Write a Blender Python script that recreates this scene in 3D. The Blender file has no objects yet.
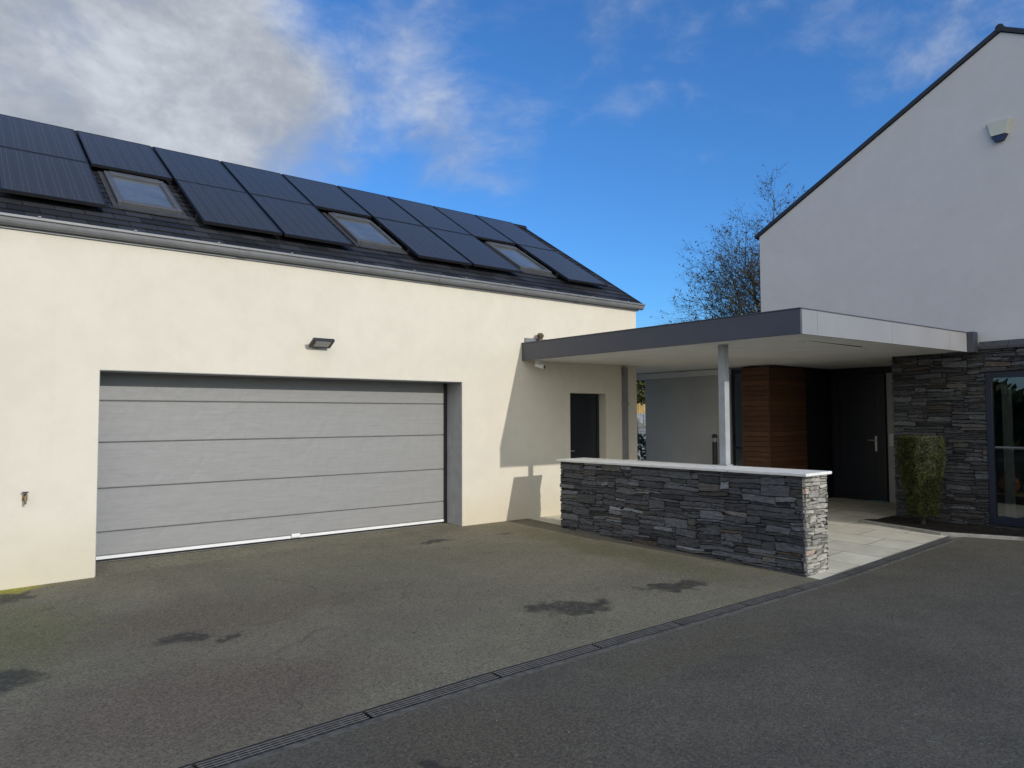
import bpy, math, random
from mathutils import Vector, Matrix, noise
R = math.radians
random.seed(7)
sc = bpy.context.scene
col = sc.collection

# ------------------------------------------------------------------ materials
class N:
    """tiny wrapper to write node graphs"""
    def __init__(s, name):
        s.m = bpy.data.materials.new(name); s.m.use_nodes = True
        s.t = s.m.node_tree; s.t.nodes.clear()
        s.out = s.t.nodes.new('ShaderNodeOutputMaterial')
    def n(s, typ, **kw):
        nd = s.t.nodes.new(typ)
        for k, v in kw.items(): setattr(nd, k, v)
        return nd
    def l(s, a, b): s.t.links.new(a, b)
    def inp(s, sock, v):
        if isinstance(v, bpy.types.NodeSocket): s.l(v, sock)
        elif v is not None:
            if sock.type == 'RGBA' and len(v) == 3: v = (*v, 1)
            sock.default_value = v
    def coord(s, kind='Object'): return s.n('ShaderNodeTexCoord').outputs[kind]
    def map(s, v, scale=(1, 1, 1), rot=(0, 0, 0), loc=(0, 0, 0)):
        m = s.n('ShaderNodeMapping'); s.l(v, m.inputs[0])
        m.inputs['Scale'].default_value = scale; m.inputs['Rotation'].default_value = rot; m.inputs['Location'].default_value = loc
        return m.outputs[0]
    def noise(s, v, scale, detail=4, rough=.6, dist=0):
        nd = s.n('ShaderNodeTexNoise'); s.l(v, nd.inputs['Vector'])
        nd.inputs['Scale'].default_value = scale; nd.inputs['Detail'].default_value = detail
        nd.inputs['Roughness'].default_value = rough; nd.inputs['Distortion'].default_value = dist
        return nd.outputs['Fac']
    def noisec(s, v, scale, detail=4):
        nd = s.n('ShaderNodeTexNoise'); s.l(v, nd.inputs['Vector'])
        nd.inputs['Scale'].default_value = scale; nd.inputs['Detail'].default_value = detail
        return nd.outputs['Color']
    def voro(s, v, scale, feature='F1', out='Distance'):
        nd = s.n('ShaderNodeTexVoronoi', feature=feature); s.l(v, nd.inputs['Vector']); nd.inputs['Scale'].default_value = scale
        return nd.outputs[out]
    def ramp(s, f, a, b, smooth=True):
        """map a..b to 0..1"""
        nd = s.n('ShaderNodeMapRange', interpolation_type='SMOOTHSTEP' if smooth else 'LINEAR')
        s.inp(nd.inputs[0], f); nd.inputs[1].default_value = a; nd.inputs[2].default_value = b
        return nd.outputs[0]
    def math(s, op, a, b=0.0, clamp=False):
        nd = s.n('ShaderNodeMath', operation=op, use_clamp=clamp); s.inp(nd.inputs[0], a); s.inp(nd.inputs[1], b)
        return nd.outputs[0]
    def vm(s, op, a, b=None):
        nd = s.n('ShaderNodeVectorMath', operation=op); s.inp(nd.inputs[0], a)
        if b is not None: s.inp(nd.inputs[1], b)
        return nd.outputs['Value'] if op in ('LENGTH', 'DOT_PRODUCT', 'DISTANCE') else nd.outputs[0]
    def mix(s, f, a, b, mode='MIX'):
        nd = s.n('ShaderNodeMix', data_type='RGBA', blend_type=mode); s.inp(nd.inputs[0], f); s.inp(nd.inputs[6], a); s.inp(nd.inputs[7], b)
        return nd.outputs[2]
    def sep(s, v):
        nd = s.n('ShaderNodeSeparateXYZ'); s.l(v, nd.inputs[0]); return nd.outputs
    def bump(s, h, strength=.3, dist=.01, normal=None):
        nd = s.n('ShaderNodeBump'); s.l(h, nd.inputs['Height']); nd.inputs['Strength'].default_value = strength; nd.inputs['Distance'].default_value = dist
        if normal is not None: s.l(normal, nd.inputs['Normal'])
        return nd.outputs[0]
    def attr(s, name='col'):
        return s.n('ShaderNodeAttribute', attribute_name=name).outputs['Color']
    def bsdf(s, color, rough=.7, normal=None, metal=0, spec=.5, **kw):
        b = s.n('ShaderNodeBsdfPrincipled')
        s.inp(b.inputs['Base Color'], color); s.inp(b.inputs['Roughness'], rough); b.inputs['Metallic'].default_value = metal
        b.inputs['Specular IOR Level'].default_value = spec
        if normal is not None: s.l(normal, b.inputs['Normal'])
        for k, v in kw.items(): s.inp(b.inputs[k], v)
        s.l(b.outputs[0], s.out.inputs[0]); return s.m

def plain(name, c, rough=.6, metal=0, spec=.5, var=.12, vscale=6, bump=.0):
    g = N(name); co = g.coord()
    nz = g.noise(co, vscale, 5)
    k = g.ramp(nz, .25, .75)
    lo = tuple(x * (1 - var) for x in c); hi = tuple(min(1, x * (1 + var)) for x in c)
    nm = g.bump(g.noise(co, 120, 3), bump, .002) if bump else None
    rr = g.math('ADD', g.math('MULTIPLY', nz, .2), rough - .1)
    return g.bsdf(g.mix(k, lo, hi), rr, nm, metal, spec)

M = {}
def render_mat(name, c1, c2, grime, zlo, zhi, streak=.0):
    g = N(name); co = g.coord(); geo = g.n('ShaderNodeNewGeometry').outputs['Position']
    big = g.noise(geo, .9, 5, .6, .6); mid = g.noise(geo, 5, 5)
    c = g.mix(g.ramp(g.math('ADD', g.math('MULTIPLY', big, .6), g.math('MULTIPLY', mid, .4)), .35, .65), c1, c2)
    z = g.sep(geo)[2]
    gr = g.math('MULTIPLY', g.ramp(g.math('ADD', z, g.math('MULTIPLY', g.noise(geo, 2.2, 4), -.5)), zhi, zlo), .42)
    c = g.mix(gr, c, grime)
    if streak:
        st = g.noise(g.map(geo, (4, 4, .12)), 1.6, 4, .6)
        c = g.mix(g.math('MULTIPLY', g.ramp(st, .52, .75), streak), c, grime)
    h = g.math('ADD', g.noise(geo, 260, 3, .7), g.math('MULTIPLY', g.noise(geo, 22, 4), 1.2))
    return g.bsdf(c, .88, g.bump(h, .35, .006), spec=.25)
M['cream'] = render_mat('cream_render', (.612, .568, .475), (.655, .612, .512), (.50, .43, .27), -.35, .45, .05)
M['white_render'] = render_mat('white_render', (.63, .61, .59), (.67, .65, .63), (.5, .47, .42), -.3, .5, .02)
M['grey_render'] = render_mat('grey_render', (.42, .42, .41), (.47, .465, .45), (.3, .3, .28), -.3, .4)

# vertex-coloured stone
def stone_mat(name, scale=1.0):
    g = N(name); co = g.coord(); a = g.attr()
    n1 = g.noise(g.map(co, (1, 1, 3.2)), 14, 6, .65); n2 = g.noise(co, 60, 5, .7)
    k = g.math('ADD', g.math('MULTIPLY', n1, .9), g.math('MULTIPLY', n2, .5))
    sh = g.ramp(k, .45, .95, False)
    c = g.mix(1, a, g.mix(sh, (.5, .5, .52), (1.55, 1.52, 1.45)), 'MULTIPLY')
    lich = g.math('MULTIPLY', g.ramp(g.noise(co, 9, 6, .7), .62, .74), .35)
    c = g.mix(lich, c, (.27, .26, .22))
    return g.bsdf(c, g.math('ADD', g.math('MULTIPLY', n2, .35), .42), g.bump(k, .9, .012), spec=.4)
M['slate_stone'] = stone_mat('slate_stone')
M['joint'] = plain('dark_joint', (.018, .018, .019), .95)

def slate_roof():
    g = N('roof_slate'); co = g.coord(); a = g.attr()
    n1 = g.noise(co, 30, 5, .7)
    c = g.mix(1, a, g.mix(n1, (.7, .7, .7), (1.3, 1.3, 1.3)), 'MULTIPLY')
    lich = g.math('MULTIPLY', g.ramp(g.noise(co, 7, 6, .7), .64, .72), .25)
    c = g.mix(lich, c, (.16, .15, .12))
    return g.bsdf(c, .62, g.bump(n1, .4, .006), spec=.35)
M['roof_slate'] = slate_roof()
M['grey_metal'] = plain('grey_gutter_metal', (.17, .175, .18), .45, 0, .5)
M['dark_trim'] = plain('dark_verge_trim', (.025, .026, .03), .5)
M['shaded_grey'] = plain('shaded_grey_fascia', (.066, .071, .088), .48, 0, .5, .08, 2)  # canopy grey on its shaded side, shade put into the colour
M['soffit'] = plain('pale_soffit', (.66, .66, .645), .8, 0, .3, .06, 2)
M['sunlit_fascia'] = plain('sunlit_grey_fascia', (.225, .228, .24), .5, 0, .5, .05, 2)  # sunny front of the same fascia, sunlight put into a lighter colour
M['post'] = plain('galvanised_post', (.33, .35, .36), .5, 0, .5, .1, 8)
M['coping'] = plain('pale_coping', (.74, .73, .69), .7, 0, .4, .08, 9, .2)
M['dark_leaf'] = plain('dark_door_paint', (.010, .012, .018), .42, 0, .5, .1, 3)
M['black_gap'] = plain('black_gap', (.01, .01, .01), .9)
M['white_plastic'] = plain('white_plastic', (.72, .72, .70), .45, 0, .5, .05)
M['steel'] = plain('brushed_steel', (.55, .55, .55), .3, 1)
M['brass'] = plain('aged_brass', (.20, .15, .09), .5, .6)
M['navy_frame'] = plain('navy_window_frame', (.012, .016, .032), .4, 0, .5, .1)
M['dark_metal'] = plain('dark_metal', (.022, .023, .026), .45, 0, .5)
M['lead'] = plain('lead_flashing', (.05, .05, .053), .6, 0, .4, .2, 9)
M['skylight_frame'] = plain('skylight_frame', (.082, .085, .09), .5, 0, .5, .1)
M['bell_body'] = plain('alarm_body', (.60, .60, .50), .45, 0, .5, .05)
M['bell_base'] = plain('alarm_base', (.02, .035, .085), .4, 0, .5, .1)
M['terracotta'] = plain('terracotta', (.10, .07, .045), .8)
M['bark'] = plain('bark', (.055, .048, .040), .9, 0, .2, .4, 8, .5)
M['wood_floor'] = plain('wood_floor', (.12, .07, .035), .5, 0, .5, .3, 3)
M['orange_pot'] = plain('orange_glaze', (.75, .25, .07), .35, 0, .5, .3, 30)  # colour brightened to stand in for sun falling inside the room
M['linen'] = plain('pale_linen', (.55, .53, .48), .9, 0, .2, .08)
M['room_wall'] = plain('room_wall', (.16, .15, .14), .9, 0, .2, .1, 2)
M['led'] = plain('floodlight_lens', (.35, .35, .34), .25, 0, .5, .1, 40)

def door_mat():
    g = N('garage_door_steel'); co = g.coord()
    st = g.noise(g.map(co, (.9, 1, 16)), 2.6, 4, .6, 1.2)
    ed = g.noise(g.map(co, (3.2, 1, 2.2), (0, R(24), 0)), 2.0, 2, .4, .6)
    gr = g.noise(g.map(co, (30, 30, 160)), 4, 3)
    c = g.mix(g.ramp(st, .3, .7), (.232, .229, .222), (.262, .258, .25))
    c = g.mix(g.math('MULTIPLY', g.ramp(g.sep(co)[2], .5, .0), .35), c, (.22, .20, .165))
    h = g.math('ADD', g.math('MULTIPLY', ed, 1.0), g.math('MULTIPLY', gr, .05))
    return g.bsdf(c, .5, g.bump(h, .24, .03), spec=.5)
M['garage_door'] = door_mat()

def panel_mat():
    g = N('solar_cells'); co = g.coord(); s = g.sep(co)
    def line(v, pitch, w):
        f = g.math('FRACT', g.math('MULTIPLY', v, 1 / pitch)); d = g.math('ABSOLUTE', g.math('SUBTRACT', f, .5))
        return g.ramp(d, .5 - w, .5 - w * .4)
    cell = g.math('MAXIMUM', line(s[0], .163, .02), line(s[1], .163, .02))
    bus = line(s[0], .163 / 3, .045)
    c = g.mix(g.math('MULTIPLY', bus, .5), (.042, .039, .031), (.15, .15, .15))
    c = g.mix(g.math('MULTIPLY', cell, .75), c, (.004, .004, .006))
    d = g.noise(co, 3, 4)
    return g.bsdf(c, g.math('ADD', g.math('MULTIPLY', d, .06), .15), spec=.16)
M['solar_cells'] = panel_mat()
M['panel_frame'] = plain('black_panel_frame', (.012, .012, .014), .4, 0, .5)

def glass_mat(name, tint, gloss=1.0, rough=0.0):
    g = N(name)
    tr = g.n('ShaderNodeBsdfTransparent'); tr.inputs[0].default_value = (*tint, 1)
    gl = g.n('ShaderNodeBsdfGlossy'); gl.inputs[0].default_value = (gloss, gloss, gloss, 1); gl.inputs['Roughness'].default_value = rough
    fr = g.n('ShaderNodeFresnel'); fr.inputs[0].default_value = 1.52
    f = g.math('ADD', g.math('MULTIPLY', fr.outputs[0], 1.5), .02, True)
    mx = g.n('ShaderNodeMixShader'); g.l(f, mx.inputs[0]); g.l(tr.outputs[0], mx.inputs[1]); g.l(gl.outputs[0], mx.inputs[2])
    g.l(mx.outputs[0], g.out.inputs[0]); return g.m
M['glass'] = glass_mat('window_glass', (.75, .8, .8))
def sky_pane():
    g = N('skylight_pane'); co = g.coord()
    k = g.ramp(g.noise(co, 2.5, 4), .3, .7)
    return g.bsdf(g.mix(k, (.085, .10, .115), (.12, .14, .155)), .08, spec=.6)
M['sky_pane'] = sky_pane()

def timber():
    g = N('cedar_boards'); co = g.coord(); a = g.attr()
    gr = g.noise(g.map(co, (2.2, 2.2, 60)), 2.2, 6, .65, .6)
    c = g.mix(g.ramp(gr, .3, .7), (.065, .028, .014), (.145, .066, .032))
    c = g.mix(1, c, a, 'MULTIPLY')
    return g.bsdf(c, .55, g.bump(gr, .3, .004), spec=.35)
M['timber'] = timber()
M['recess_shade'] = plain('recess_shade_black', (.006, .007, .010), .6)  # near-black colour puts the deep shade of the recess into its walls

def leaf_mat(name, trans=.25):
    g = N(name); a = g.attr()
    b = g.n('ShaderNodeBsdfPrincipled'); g.l(a, b.inputs['Base Color']); b.inputs['Roughness'].default_value = .55; b.inputs['Specular IOR Level'].default_value = .3
    t = g.n('ShaderNodeBsdfTranslucent'); g.l(a, t.inputs[0])
    mx = g.n('ShaderNodeMixShader'); mx.inputs[0].default_value = trans
    g.l(b.outputs[0], mx.inputs[1]); g.l(t.outputs[0], mx.inputs[2]); g.l(mx.outputs[0], g.out.inputs[0]); return g.m
M['leaf'] = leaf_mat('leaf')

def asphalt(name, base, warm, stains=(), algae=(), agg=1.0, crack=.0, wet=.35):
    g = N(name); geo = g.n('ShaderNodeNewGeometry').outputs['Position']
    flat = g.vm('MULTIPLY', geo, (1, 1, 0))
    v = g.voro(flat, 85, out='Color'); vs = g.sep(v)
    grain = g.noise(flat, 70, 4, .75); grain2 = g.noise(flat, 190, 2, .7)
    big = g.noise(flat, .55, 6, .62, .8); mid = g.noise(flat, 2.7, 6, .65, .4)
    c = g.mix(g.ramp(g.math('ADD', g.math('MULTIPLY', big, .6), g.math('MULTIPLY', mid, .4)), .36, .64), base, warm)
    # algae tint on given ellipses
    wob = g.vm('ADD', flat, g.vm('SCALE', g.vm('SUBTRACT', g.noisec(flat, 1.8, 5), (.5, .5, .5))))
    wob.node.inputs['Scale'] if False else None
    def ell(src, x, y, rx, ry, e0, e1):
        d = g.vm('LENGTH', g.vm('MULTIPLY', g.vm('SUBTRACT', src, (x, y, 0)), (1 / rx, 1 / ry, 0)))
        return g.ramp(d, e1, e0)
    nzv = g.vm('MULTIPLY', g.vm('SUBTRACT', g.noisec(flat, 2.3, 6), (.5, .5, .5)), (1.1, 1.1, 0))
    w1 = g.vm('ADD', flat, nzv)
    nzs = g.vm('MULTIPLY', g.vm('SUBTRACT', g.noisec(flat, 5.5, 6), (.5, .5, .5)), (.55, .55, 0))
    w2 = g.vm('ADD', flat, nzs)
    for (x, y, rx, ry, amt, cc) in algae:
        c = g.mix(g.math('MULTIPLY', ell(w1, x, y, rx, ry, .3, 1.15), amt), c, cc)
    # aggregate speckle
    sp = g.math('ADD', g.math('MULTIPLY', vs[0], .55), g.math('MULTIPLY', grain, .75))
    c = g.mix(agg, c, g.mix(1, c, g.mix(g.ramp(sp, .3, 1.0, False), (.58, .58, .59), (1.48, 1.46, 1.42)), 'MULTIPLY'))
    lite = g.ramp(vs[1], .985, .992)
    c = g.mix(g.math('MULTIPLY', lite, .25), c, (.34, .33, .30))
    m = None
    for (x, y, rx, ry) in stains:
        e = ell(w2, x, y, rx * 1.12, ry * 1.2, .55, 1.05)
        m = e if m is None else g.math('MAXIMUM', m, e)
    rough = .86
    if m is not None:
        m = g.math('MULTIPLY', m, g.ramp(g.math('ADD', g.math('MULTIPLY', grain, .55), g.math('MULTIPLY', g.noise(flat, 14, 5, .7), .6)), .40, .60))
        c = g.mix(g.math('MULTIPLY', m, .82), c, (.022, .022, .02)); rough = g.math('SUBTRACT', .86, g.math('MULTIPLY', m, .15))
    if crack:
        cr = g.voro(g.vm('ADD', flat, g.vm('MULTIPLY', nzv, (.5, .5, 0))), .42, 'DISTANCE_TO_EDGE')
        cm = g.math('MULTIPLY', g.ramp(cr, .0045, .001), g.ramp(g.noise(flat, .7, 2), .5, .58))
        c = g.mix(g.math('MULTIPLY', cm, crack), c, (.02, .02, .02))
    h = g.math('ADD', g.math('MULTIPLY', vs[0], .8), grain)
    return g.bsdf(c, rough, g.bump(h, .4, .005), spec=.25)
STAINS = [(1.62, 6.42, .20, .13), (1.95, 6.17, .14, .07), (3.0, 5.1, .0001, .0001), (4.80, 4.97, .34, .19), (4.55, 5.22, .30, .13), (6.22, 4.92, .40, .15), (5.98, 5.1, .25, .10), (5.41, 8.5, .30, .10), (6.5, 8.43, .2, .08), (.62, 8.85, .17, .24), (.42, 6.3, .22, .28)]
M['asphalt_old'] = asphalt('weathered_asphalt', (.148, .135, .096), (.190, .172, .120), STAINS,
    [(.5, 7.4, .8, 1.5, .65, (.122, .122, .048)), (2.1, 6.9, 1.7, 1.1, .55, (.115, .088, .066)), (3.9, 7.6, 2.2, 1.0, .35, (.135, .130, .085)), (1.3, 5.0, 1.7, 1.1, .75, (.128, .100, .075)), (3.3, 5.6, 1.2, .7, .45, (.118, .104, .084)), (5.6, 6.4, 1.4, 1.0, .4, (.20, .178, .118)), (6.9, 6.6, .45, 2.6, .55, (.10, .10, .045)), (.5, 9.2, .45, .28, .8, (.32, .30, .03))], crack=.3)
M['asphalt_new'] = asphalt('dark_asphalt', (.084, .077, .060), (.109, .100, .077), [(2.0, 3.22, .16, .1)],
    [(2.2, 3.3, 1.3, .8, .8, (.105, .088, .062)), (4.6, 3.6, 1.5, .4, .6, (.112, .102, .066))])

def paving_mat():
    g = N('stone_paving'); geo = g.n('ShaderNodeNewGeometry').outputs['Position']
    b = g.n('ShaderNodeTexBrick', offset=.45); g.l(g.map(geo, (1, 1, 1), (0, 0, R(90)), (.2, .33, 0)), b.inputs['Vector'])
    b.inputs['Color1'].default_value = (.66, .635, .545, 1); b.inputs['Color2'].default_value = (.56, .54, .465, 1); b.inputs['Mortar'].default_value = (.22, .21, .18, 1)
    b.inputs['Scale'].default_value = 1; b.inputs['Mortar Size'].default_value = .007; b.inputs['Brick Width'].default_value = .9; b.inputs['Row Height'].default_value = .6
    n1 = g.noise(geo, 3.5, 6, .65); n2 = g.noise(geo, 40, 5, .7)
    c = g.mix(1, b.outputs['Color'], g.mix(n1, (.72, .70, .66), (1.3, 1.28, 1.22)), 'MULTIPLY')
    c = g.mix(g.math('MULTIPLY', g.ramp(n2, .55, .8), .3), c, (.16, .15, .12))
    h = g.math('ADD', g.math('MULTIPLY', n1, .5), g.math('SUBTRACT', g.math('MULTIPLY', n2, .3), b.outputs['Fac']))
    return g.bsdf(c, .75, g.bump(h, .5, .006), spec=.3)
M['paving'] = paving_mat()
def soil_mat():
    g = N('bark_mulch'); geo = g.n('ShaderNodeNewGeometry').outputs['Position']
    v = g.sep(g.voro(g.map(geo, (1, 1.6, 1)), 38, out='Color'))
    n1 = g.noise(geo, 50, 5, .7)
    c = g.mix(v[0], (.018, .015, .012), (.05, .042, .034))
    return g.bsdf(c, .95, g.bump(g.math('ADD', v[1], n1), 1, .03), spec=.2)
M['soil'] = soil_mat()
M['edge_concrete'] = plain('worn_channel_edge', (.105, .10, .088), .9, 0, .2, .35, 14, .3)
M['kerb'] = plain('concrete_kerb', (.30, .29, .26), .85, 0, .3, .2, 9, .3)
def grass_mat():
    g = N('field_grass'); geo = g.n('ShaderNodeNewGeometry').outputs['Position']
    return g.bsdf(g.mix(g.noise(geo, .6, 6), (.04, .075, .018), (.075, .11, .03)), .9, g.bump(g.noise(geo, 30, 4), .8, .05), spec=.2)
M['grass'] = grass_mat()
M['grate'] = plain('galvanised_grate', (.115, .115, .112), .5, .2, .5, .25, 12)
M['yellow_wood'] = plain('weathered_larch', (.40, .27, .10), .8, 0, .2, .3, 6)

# ------------------------------------------------------------------ object helpers
WPOS = {}
def tag(o, label=None, cat=None, group=None, kind=None):
    if label: o['label'] = label
    if cat: o['category'] = cat
    if group: o['group'] = group
    if kind: o['kind'] = kind
    return o
def thing(name, label, cat, loc=(0, 0, 0), group=None, mat=None):
    o = bpy.data.objects.new(name, None); col.objects.link(o); o.location = loc
    o.empty_display_size = .2
    if mat is not None: o.matrix_world = mat
    WPOS[o] = o.matrix_basis.copy()
    return tag(o, label, cat, group)
class MB:
    def __init__(s): s.v = []; s.f = []; s.c = []; s.cc = None
    def quad(s, *p, c=None):
        i = len(s.v); s.v += [tuple(q) for q in p]; s.f.append(tuple(range(i, i + len(p)))); s.c.append(c or s.cc)
    def box(s, x0, x1, y0, y1, z0, z1, c=None, xf=None):
        p = [(x, y, z) for z in (z0, z1) for y in (y0, y1) for x in (x0, x1)]
        if xf is not None: p = [tuple(xf @ Vector(q)) for q in p]
        s.hexa(p, c)
    def hexa(s, p, c=None):
        """p: 8 pts, bottom x0y0,x1y0,x0y1,x1y1 then the top four"""
        i = len(s.v); s.v += [tuple(q) for q in p]
        for f in ((0, 2, 3, 1), (4, 5, 7, 6), (0, 1, 5, 4), (1, 3, 7, 5), (3, 2, 6, 7), (2, 0, 4, 6)):
            s.f.append(tuple(i + k for k in f)); s.c.append(c or s.cc)
    def prism(s, pts, d, c=None):
        """extrude polygon pts by vector d"""
        n = len(pts); i = len(s.v); s.v += [tuple(p) for p in pts] + [tuple(Vector(p) + Vector(d)) for p in pts]
        s.f.append(tuple(range(i + n - 1, i - 1, -1))); s.c.append(c or s.cc)
        s.f.append(tuple(range(i + n, i + 2 * n))); s.c.append(c or s.cc)
        for k in range(n):
            k2 = (k + 1) % n; s.f.append((i + k, i + k2, i + n + k2, i + n + k)); s.c.append(c or s.cc)
    def tube(s, pts, rad, n=8, c=None, cap=True):
        pts = [Vector(p) for p in pts]; i0 = len(s.v)
        if not hasattr(rad, '__len__'): rad = [rad] * len(pts)
        up = None
        for k, p in enumerate(pts):
            d = (pts[min(k + 1, len(pts) - 1)] - pts[max(k - 1, 0)]).normalized()
            if up is None: up = d.orthogonal().normalized()
            up = (up - d * up.dot(d)).normalized(); sd = d.cross(up)
            for j in range(n):
                a = 2 * math.pi * j / n; s.v.append(tuple(p + (up * math.cos(a) + sd * math.sin(a)) * rad[k]))
        for k in range(len(pts) - 1):
            for j in range(n):
                a = i0 + k * n; s.f.append((a + j, a + (j + 1) % n, a + n + (j + 1) % n, a + n + j)); s.c.append(c or s.cc)
        if cap:
            s.f.append(tuple(range(i0 + n - 1, i0 - 1, -1))); s.c.append(c or s.cc)
            a = i0 + (len(pts) - 1) * n; s.f.append(tuple(range(a, a + n))); s.c.append(c or s.cc)
    def build(s, name, mat, parent=None, smooth=False, bevel=0, local=False, label=None):
        me = bpy.data.meshes.new(name)
        P = WPOS.get(parent, Matrix.Identity(4)); inv = P.inverted()
        vs = s.v if (local or parent is None) else [tuple(inv @ Vector(q)) for q in s.v]
        me.from_pydata(vs, [], s.f)
        if any(c is not None for c in s.c):
            at = me.color_attributes.new('col', 'FLOAT_COLOR', 'CORNER'); buf = []
            for pl, c in zip(me.polygons, s.c):
                c = c or (.5, .5, .5); buf += [c[0], c[1], c[2], 1] * pl.loop_total
            at.data.foreach_set('color', buf)
        if smooth: me.polygons.foreach_set('use_smooth', [True] * len(me.polygons))
        me.materials.append(mat); me.update()
        o = bpy.data.objects.new(name, me); col.objects.link(o)
        if parent is not None: o.parent = parent
        WPOS[o] = P
        if bevel:
            b = o.modifiers.new('bevel', 'BEVEL'); b.width = bevel; b.segments = 2; b.limit_method = 'ANGLE'; b.angle_limit = R(40)
        if label: o['label'] = label
        return o

def wall_cells(mb, axis, pos, a0, a1, z0, z1, openings, depth):
    """wall sheet with real openings: axis 'x' runs along X at y=pos (reveals go to y=pos+depth); 'y' runs along Y at x=pos"""
    A = sorted({a0, a1, *[o[0] for o in openings], *[o[1] for o in openings]})
    Z = sorted({z0, z1, *[o[2] for o in openings], *[o[3] for o in openings]})
    P = (lambda a, d, z: (a, pos + d, z)) if axis == 'x' else (lambda a, d, z: (pos + d, a, z))
    inside = lambda a, z: any(o[0] < a < o[1] and o[2] < z < o[3] for o in openings)
    for i in range(len(A) - 1):
        for j in range(len(Z) - 1):
            if inside((A[i] + A[i + 1]) / 2, (Z[j] + Z[j + 1]) / 2): continue
            mb.quad(P(A[i], 0, Z[j]), P(A[i + 1], 0, Z[j]), P(A[i + 1], 0, Z[j + 1]), P(A[i], 0, Z[j + 1]))
            mb.quad(P(A[i], depth, Z[j]), P(A[i], depth, Z[j + 1]), P(A[i + 1], depth, Z[j + 1]), P(A[i + 1], depth, Z[j]))
    for (p, q, r_, t) in openings:
        for (s0, s1) in (((p, r_), (p, t)), ((p, t), (q, t)), ((q, t), (q, r_)), ((q, r_), (p, r_))):
            mb.quad(P(s0[0], 0, s0[1]), P(s1[0], 0, s1[1]), P(s1[0], depth, s1[1]), P(s0[0], depth, s0[1]))

# ------------------------------------------------------------------ ground
YW = 9.27          # garage front wall
def lerp(a, b, t): return a + (b - a) * max(0, min(1, t))
def zdrain(x): return lerp(-.225, -.17, (x - .5) / 2.5) if x < 3 else lerp(-.17, -.06, (x - 7.7) / 3.5)
def zwall(x): return lerp(-.13, -.03, (x - .5) / 5.9)
def gz(x, y):
    if y >= 9.72: return lerp(zwall(x), -.022, 1)
    if y >= YW: return lerp(zwall(x), -.022, (y - YW) / .45)
    if y >= 4.1: return lerp(zdrain(x), zwall(x), (y - 4.1) / (YW - 4.1))
    return lerp(zdrain(x), -.09, (4.1 - y) / 5)
def sheet(name, xs, ys, mat, off=0, kind='structure', inside=None):
    mb = MB()
    for i in range(len(xs) - 1):
        for j in range(len(ys) - 1):
            q = [(xs[i], ys[j]), (xs[i + 1], ys[j]), (xs[i + 1], ys[j + 1]), (xs[i], ys[j + 1])]
            if inside and not inside((xs[i] + xs[i + 1]) / 2, (ys[j] + ys[j + 1]) / 2): continue
            mb.quad(*[(x, y, gz(x, y) + off) for x, y in q])
    o = mb.build(name, mat); tag(o, kind=kind); return o
g = MB(); g.quad((-1500, -1500, -.45), (1500, -1500, -.45), (1500, 1500, -.45), (-1500, 1500, -.45)); tag(g.build('ground', M['grass']), kind='structure')
DY0, DY1 = 4.035, 4.185
XS = [-18, -8, -3, 0, .5, 1.5, 3, 4.5, 6.4, 7.0, 7.72]
sheet('courtyard_asphalt', XS, [DY1, 5, 6, 7, 8, YW, 9.5, 9.74], M['asphalt_old'])
sheet('driveway', [-18, -8, -3, 0, .5, 3, 4.5, 6, 7.7, 8.5, 9.5, 10.5, 11.2, 12.45], [-25, -10, -5, -.9, .5, 2, 3, DY0], M['asphalt_new'])
sheet('paving', [7.72, 8.5, 9.5, 10.5, 11.2, 12, 13, 14.64], [DY1, 5, 6, 7, 8, YW, 9.74, 11, 13], M['paving'])

# slot drain along the seam of the two asphalt sheets
dr = thing('drain_channel', 'long dark slotted drain crossing the asphalt to the end of the stone wall', 'drain', (1, 4.11, -.2))
mb = MB()
for (xa, xb) in ((-3, 0), (0, .5), (.5, 3), (3, 7.7), (7.7, 11.25)):
    za, zb = gz(xa, 4.1), gz(xb, 4.1)
    mb.quad((xa, DY0, za - .055), (xb, DY0, zb - .055), (xb, DY1, zb - .055), (xa, DY1, za - .055))
    for yy in (DY0, DY1):
        s_ = .012 if yy == DY0 else -.012
        mb.hexa([(xa, yy, za - .055), (xb, yy, zb - .055), (xa, yy + s_, za - .055), (xb, yy + s_, zb - .055),
                 (xa, yy, za + .004), (xb, yy, zb + .004), (xa, yy + s_, za + .004), (xb, yy + s_, zb + .004)])
mb.build('channel', M['black_gap'], dr)
mb = MB()
for (xa, xb) in ((-3, 0), (0, .5), (.5, 3), (3, 7.7), (7.7, 11.25)):
    za, zb = gz(xa, 4.1) - .06, gz(xb, 4.1) - .06; ya, yb = DY0 - .045, DY0 + .001
    mb.hexa([(xa, ya, za), (xb, ya, zb), (xa, yb, za), (xb, yb, zb), (xa, ya, za + .064), (xb, ya, zb + .064), (xa, yb, za + .066), (xb, yb, zb + .066)])
mb.build('edge_strip', M['edge_concrete'], dr)
xg = -2.9; k = 0
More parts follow.
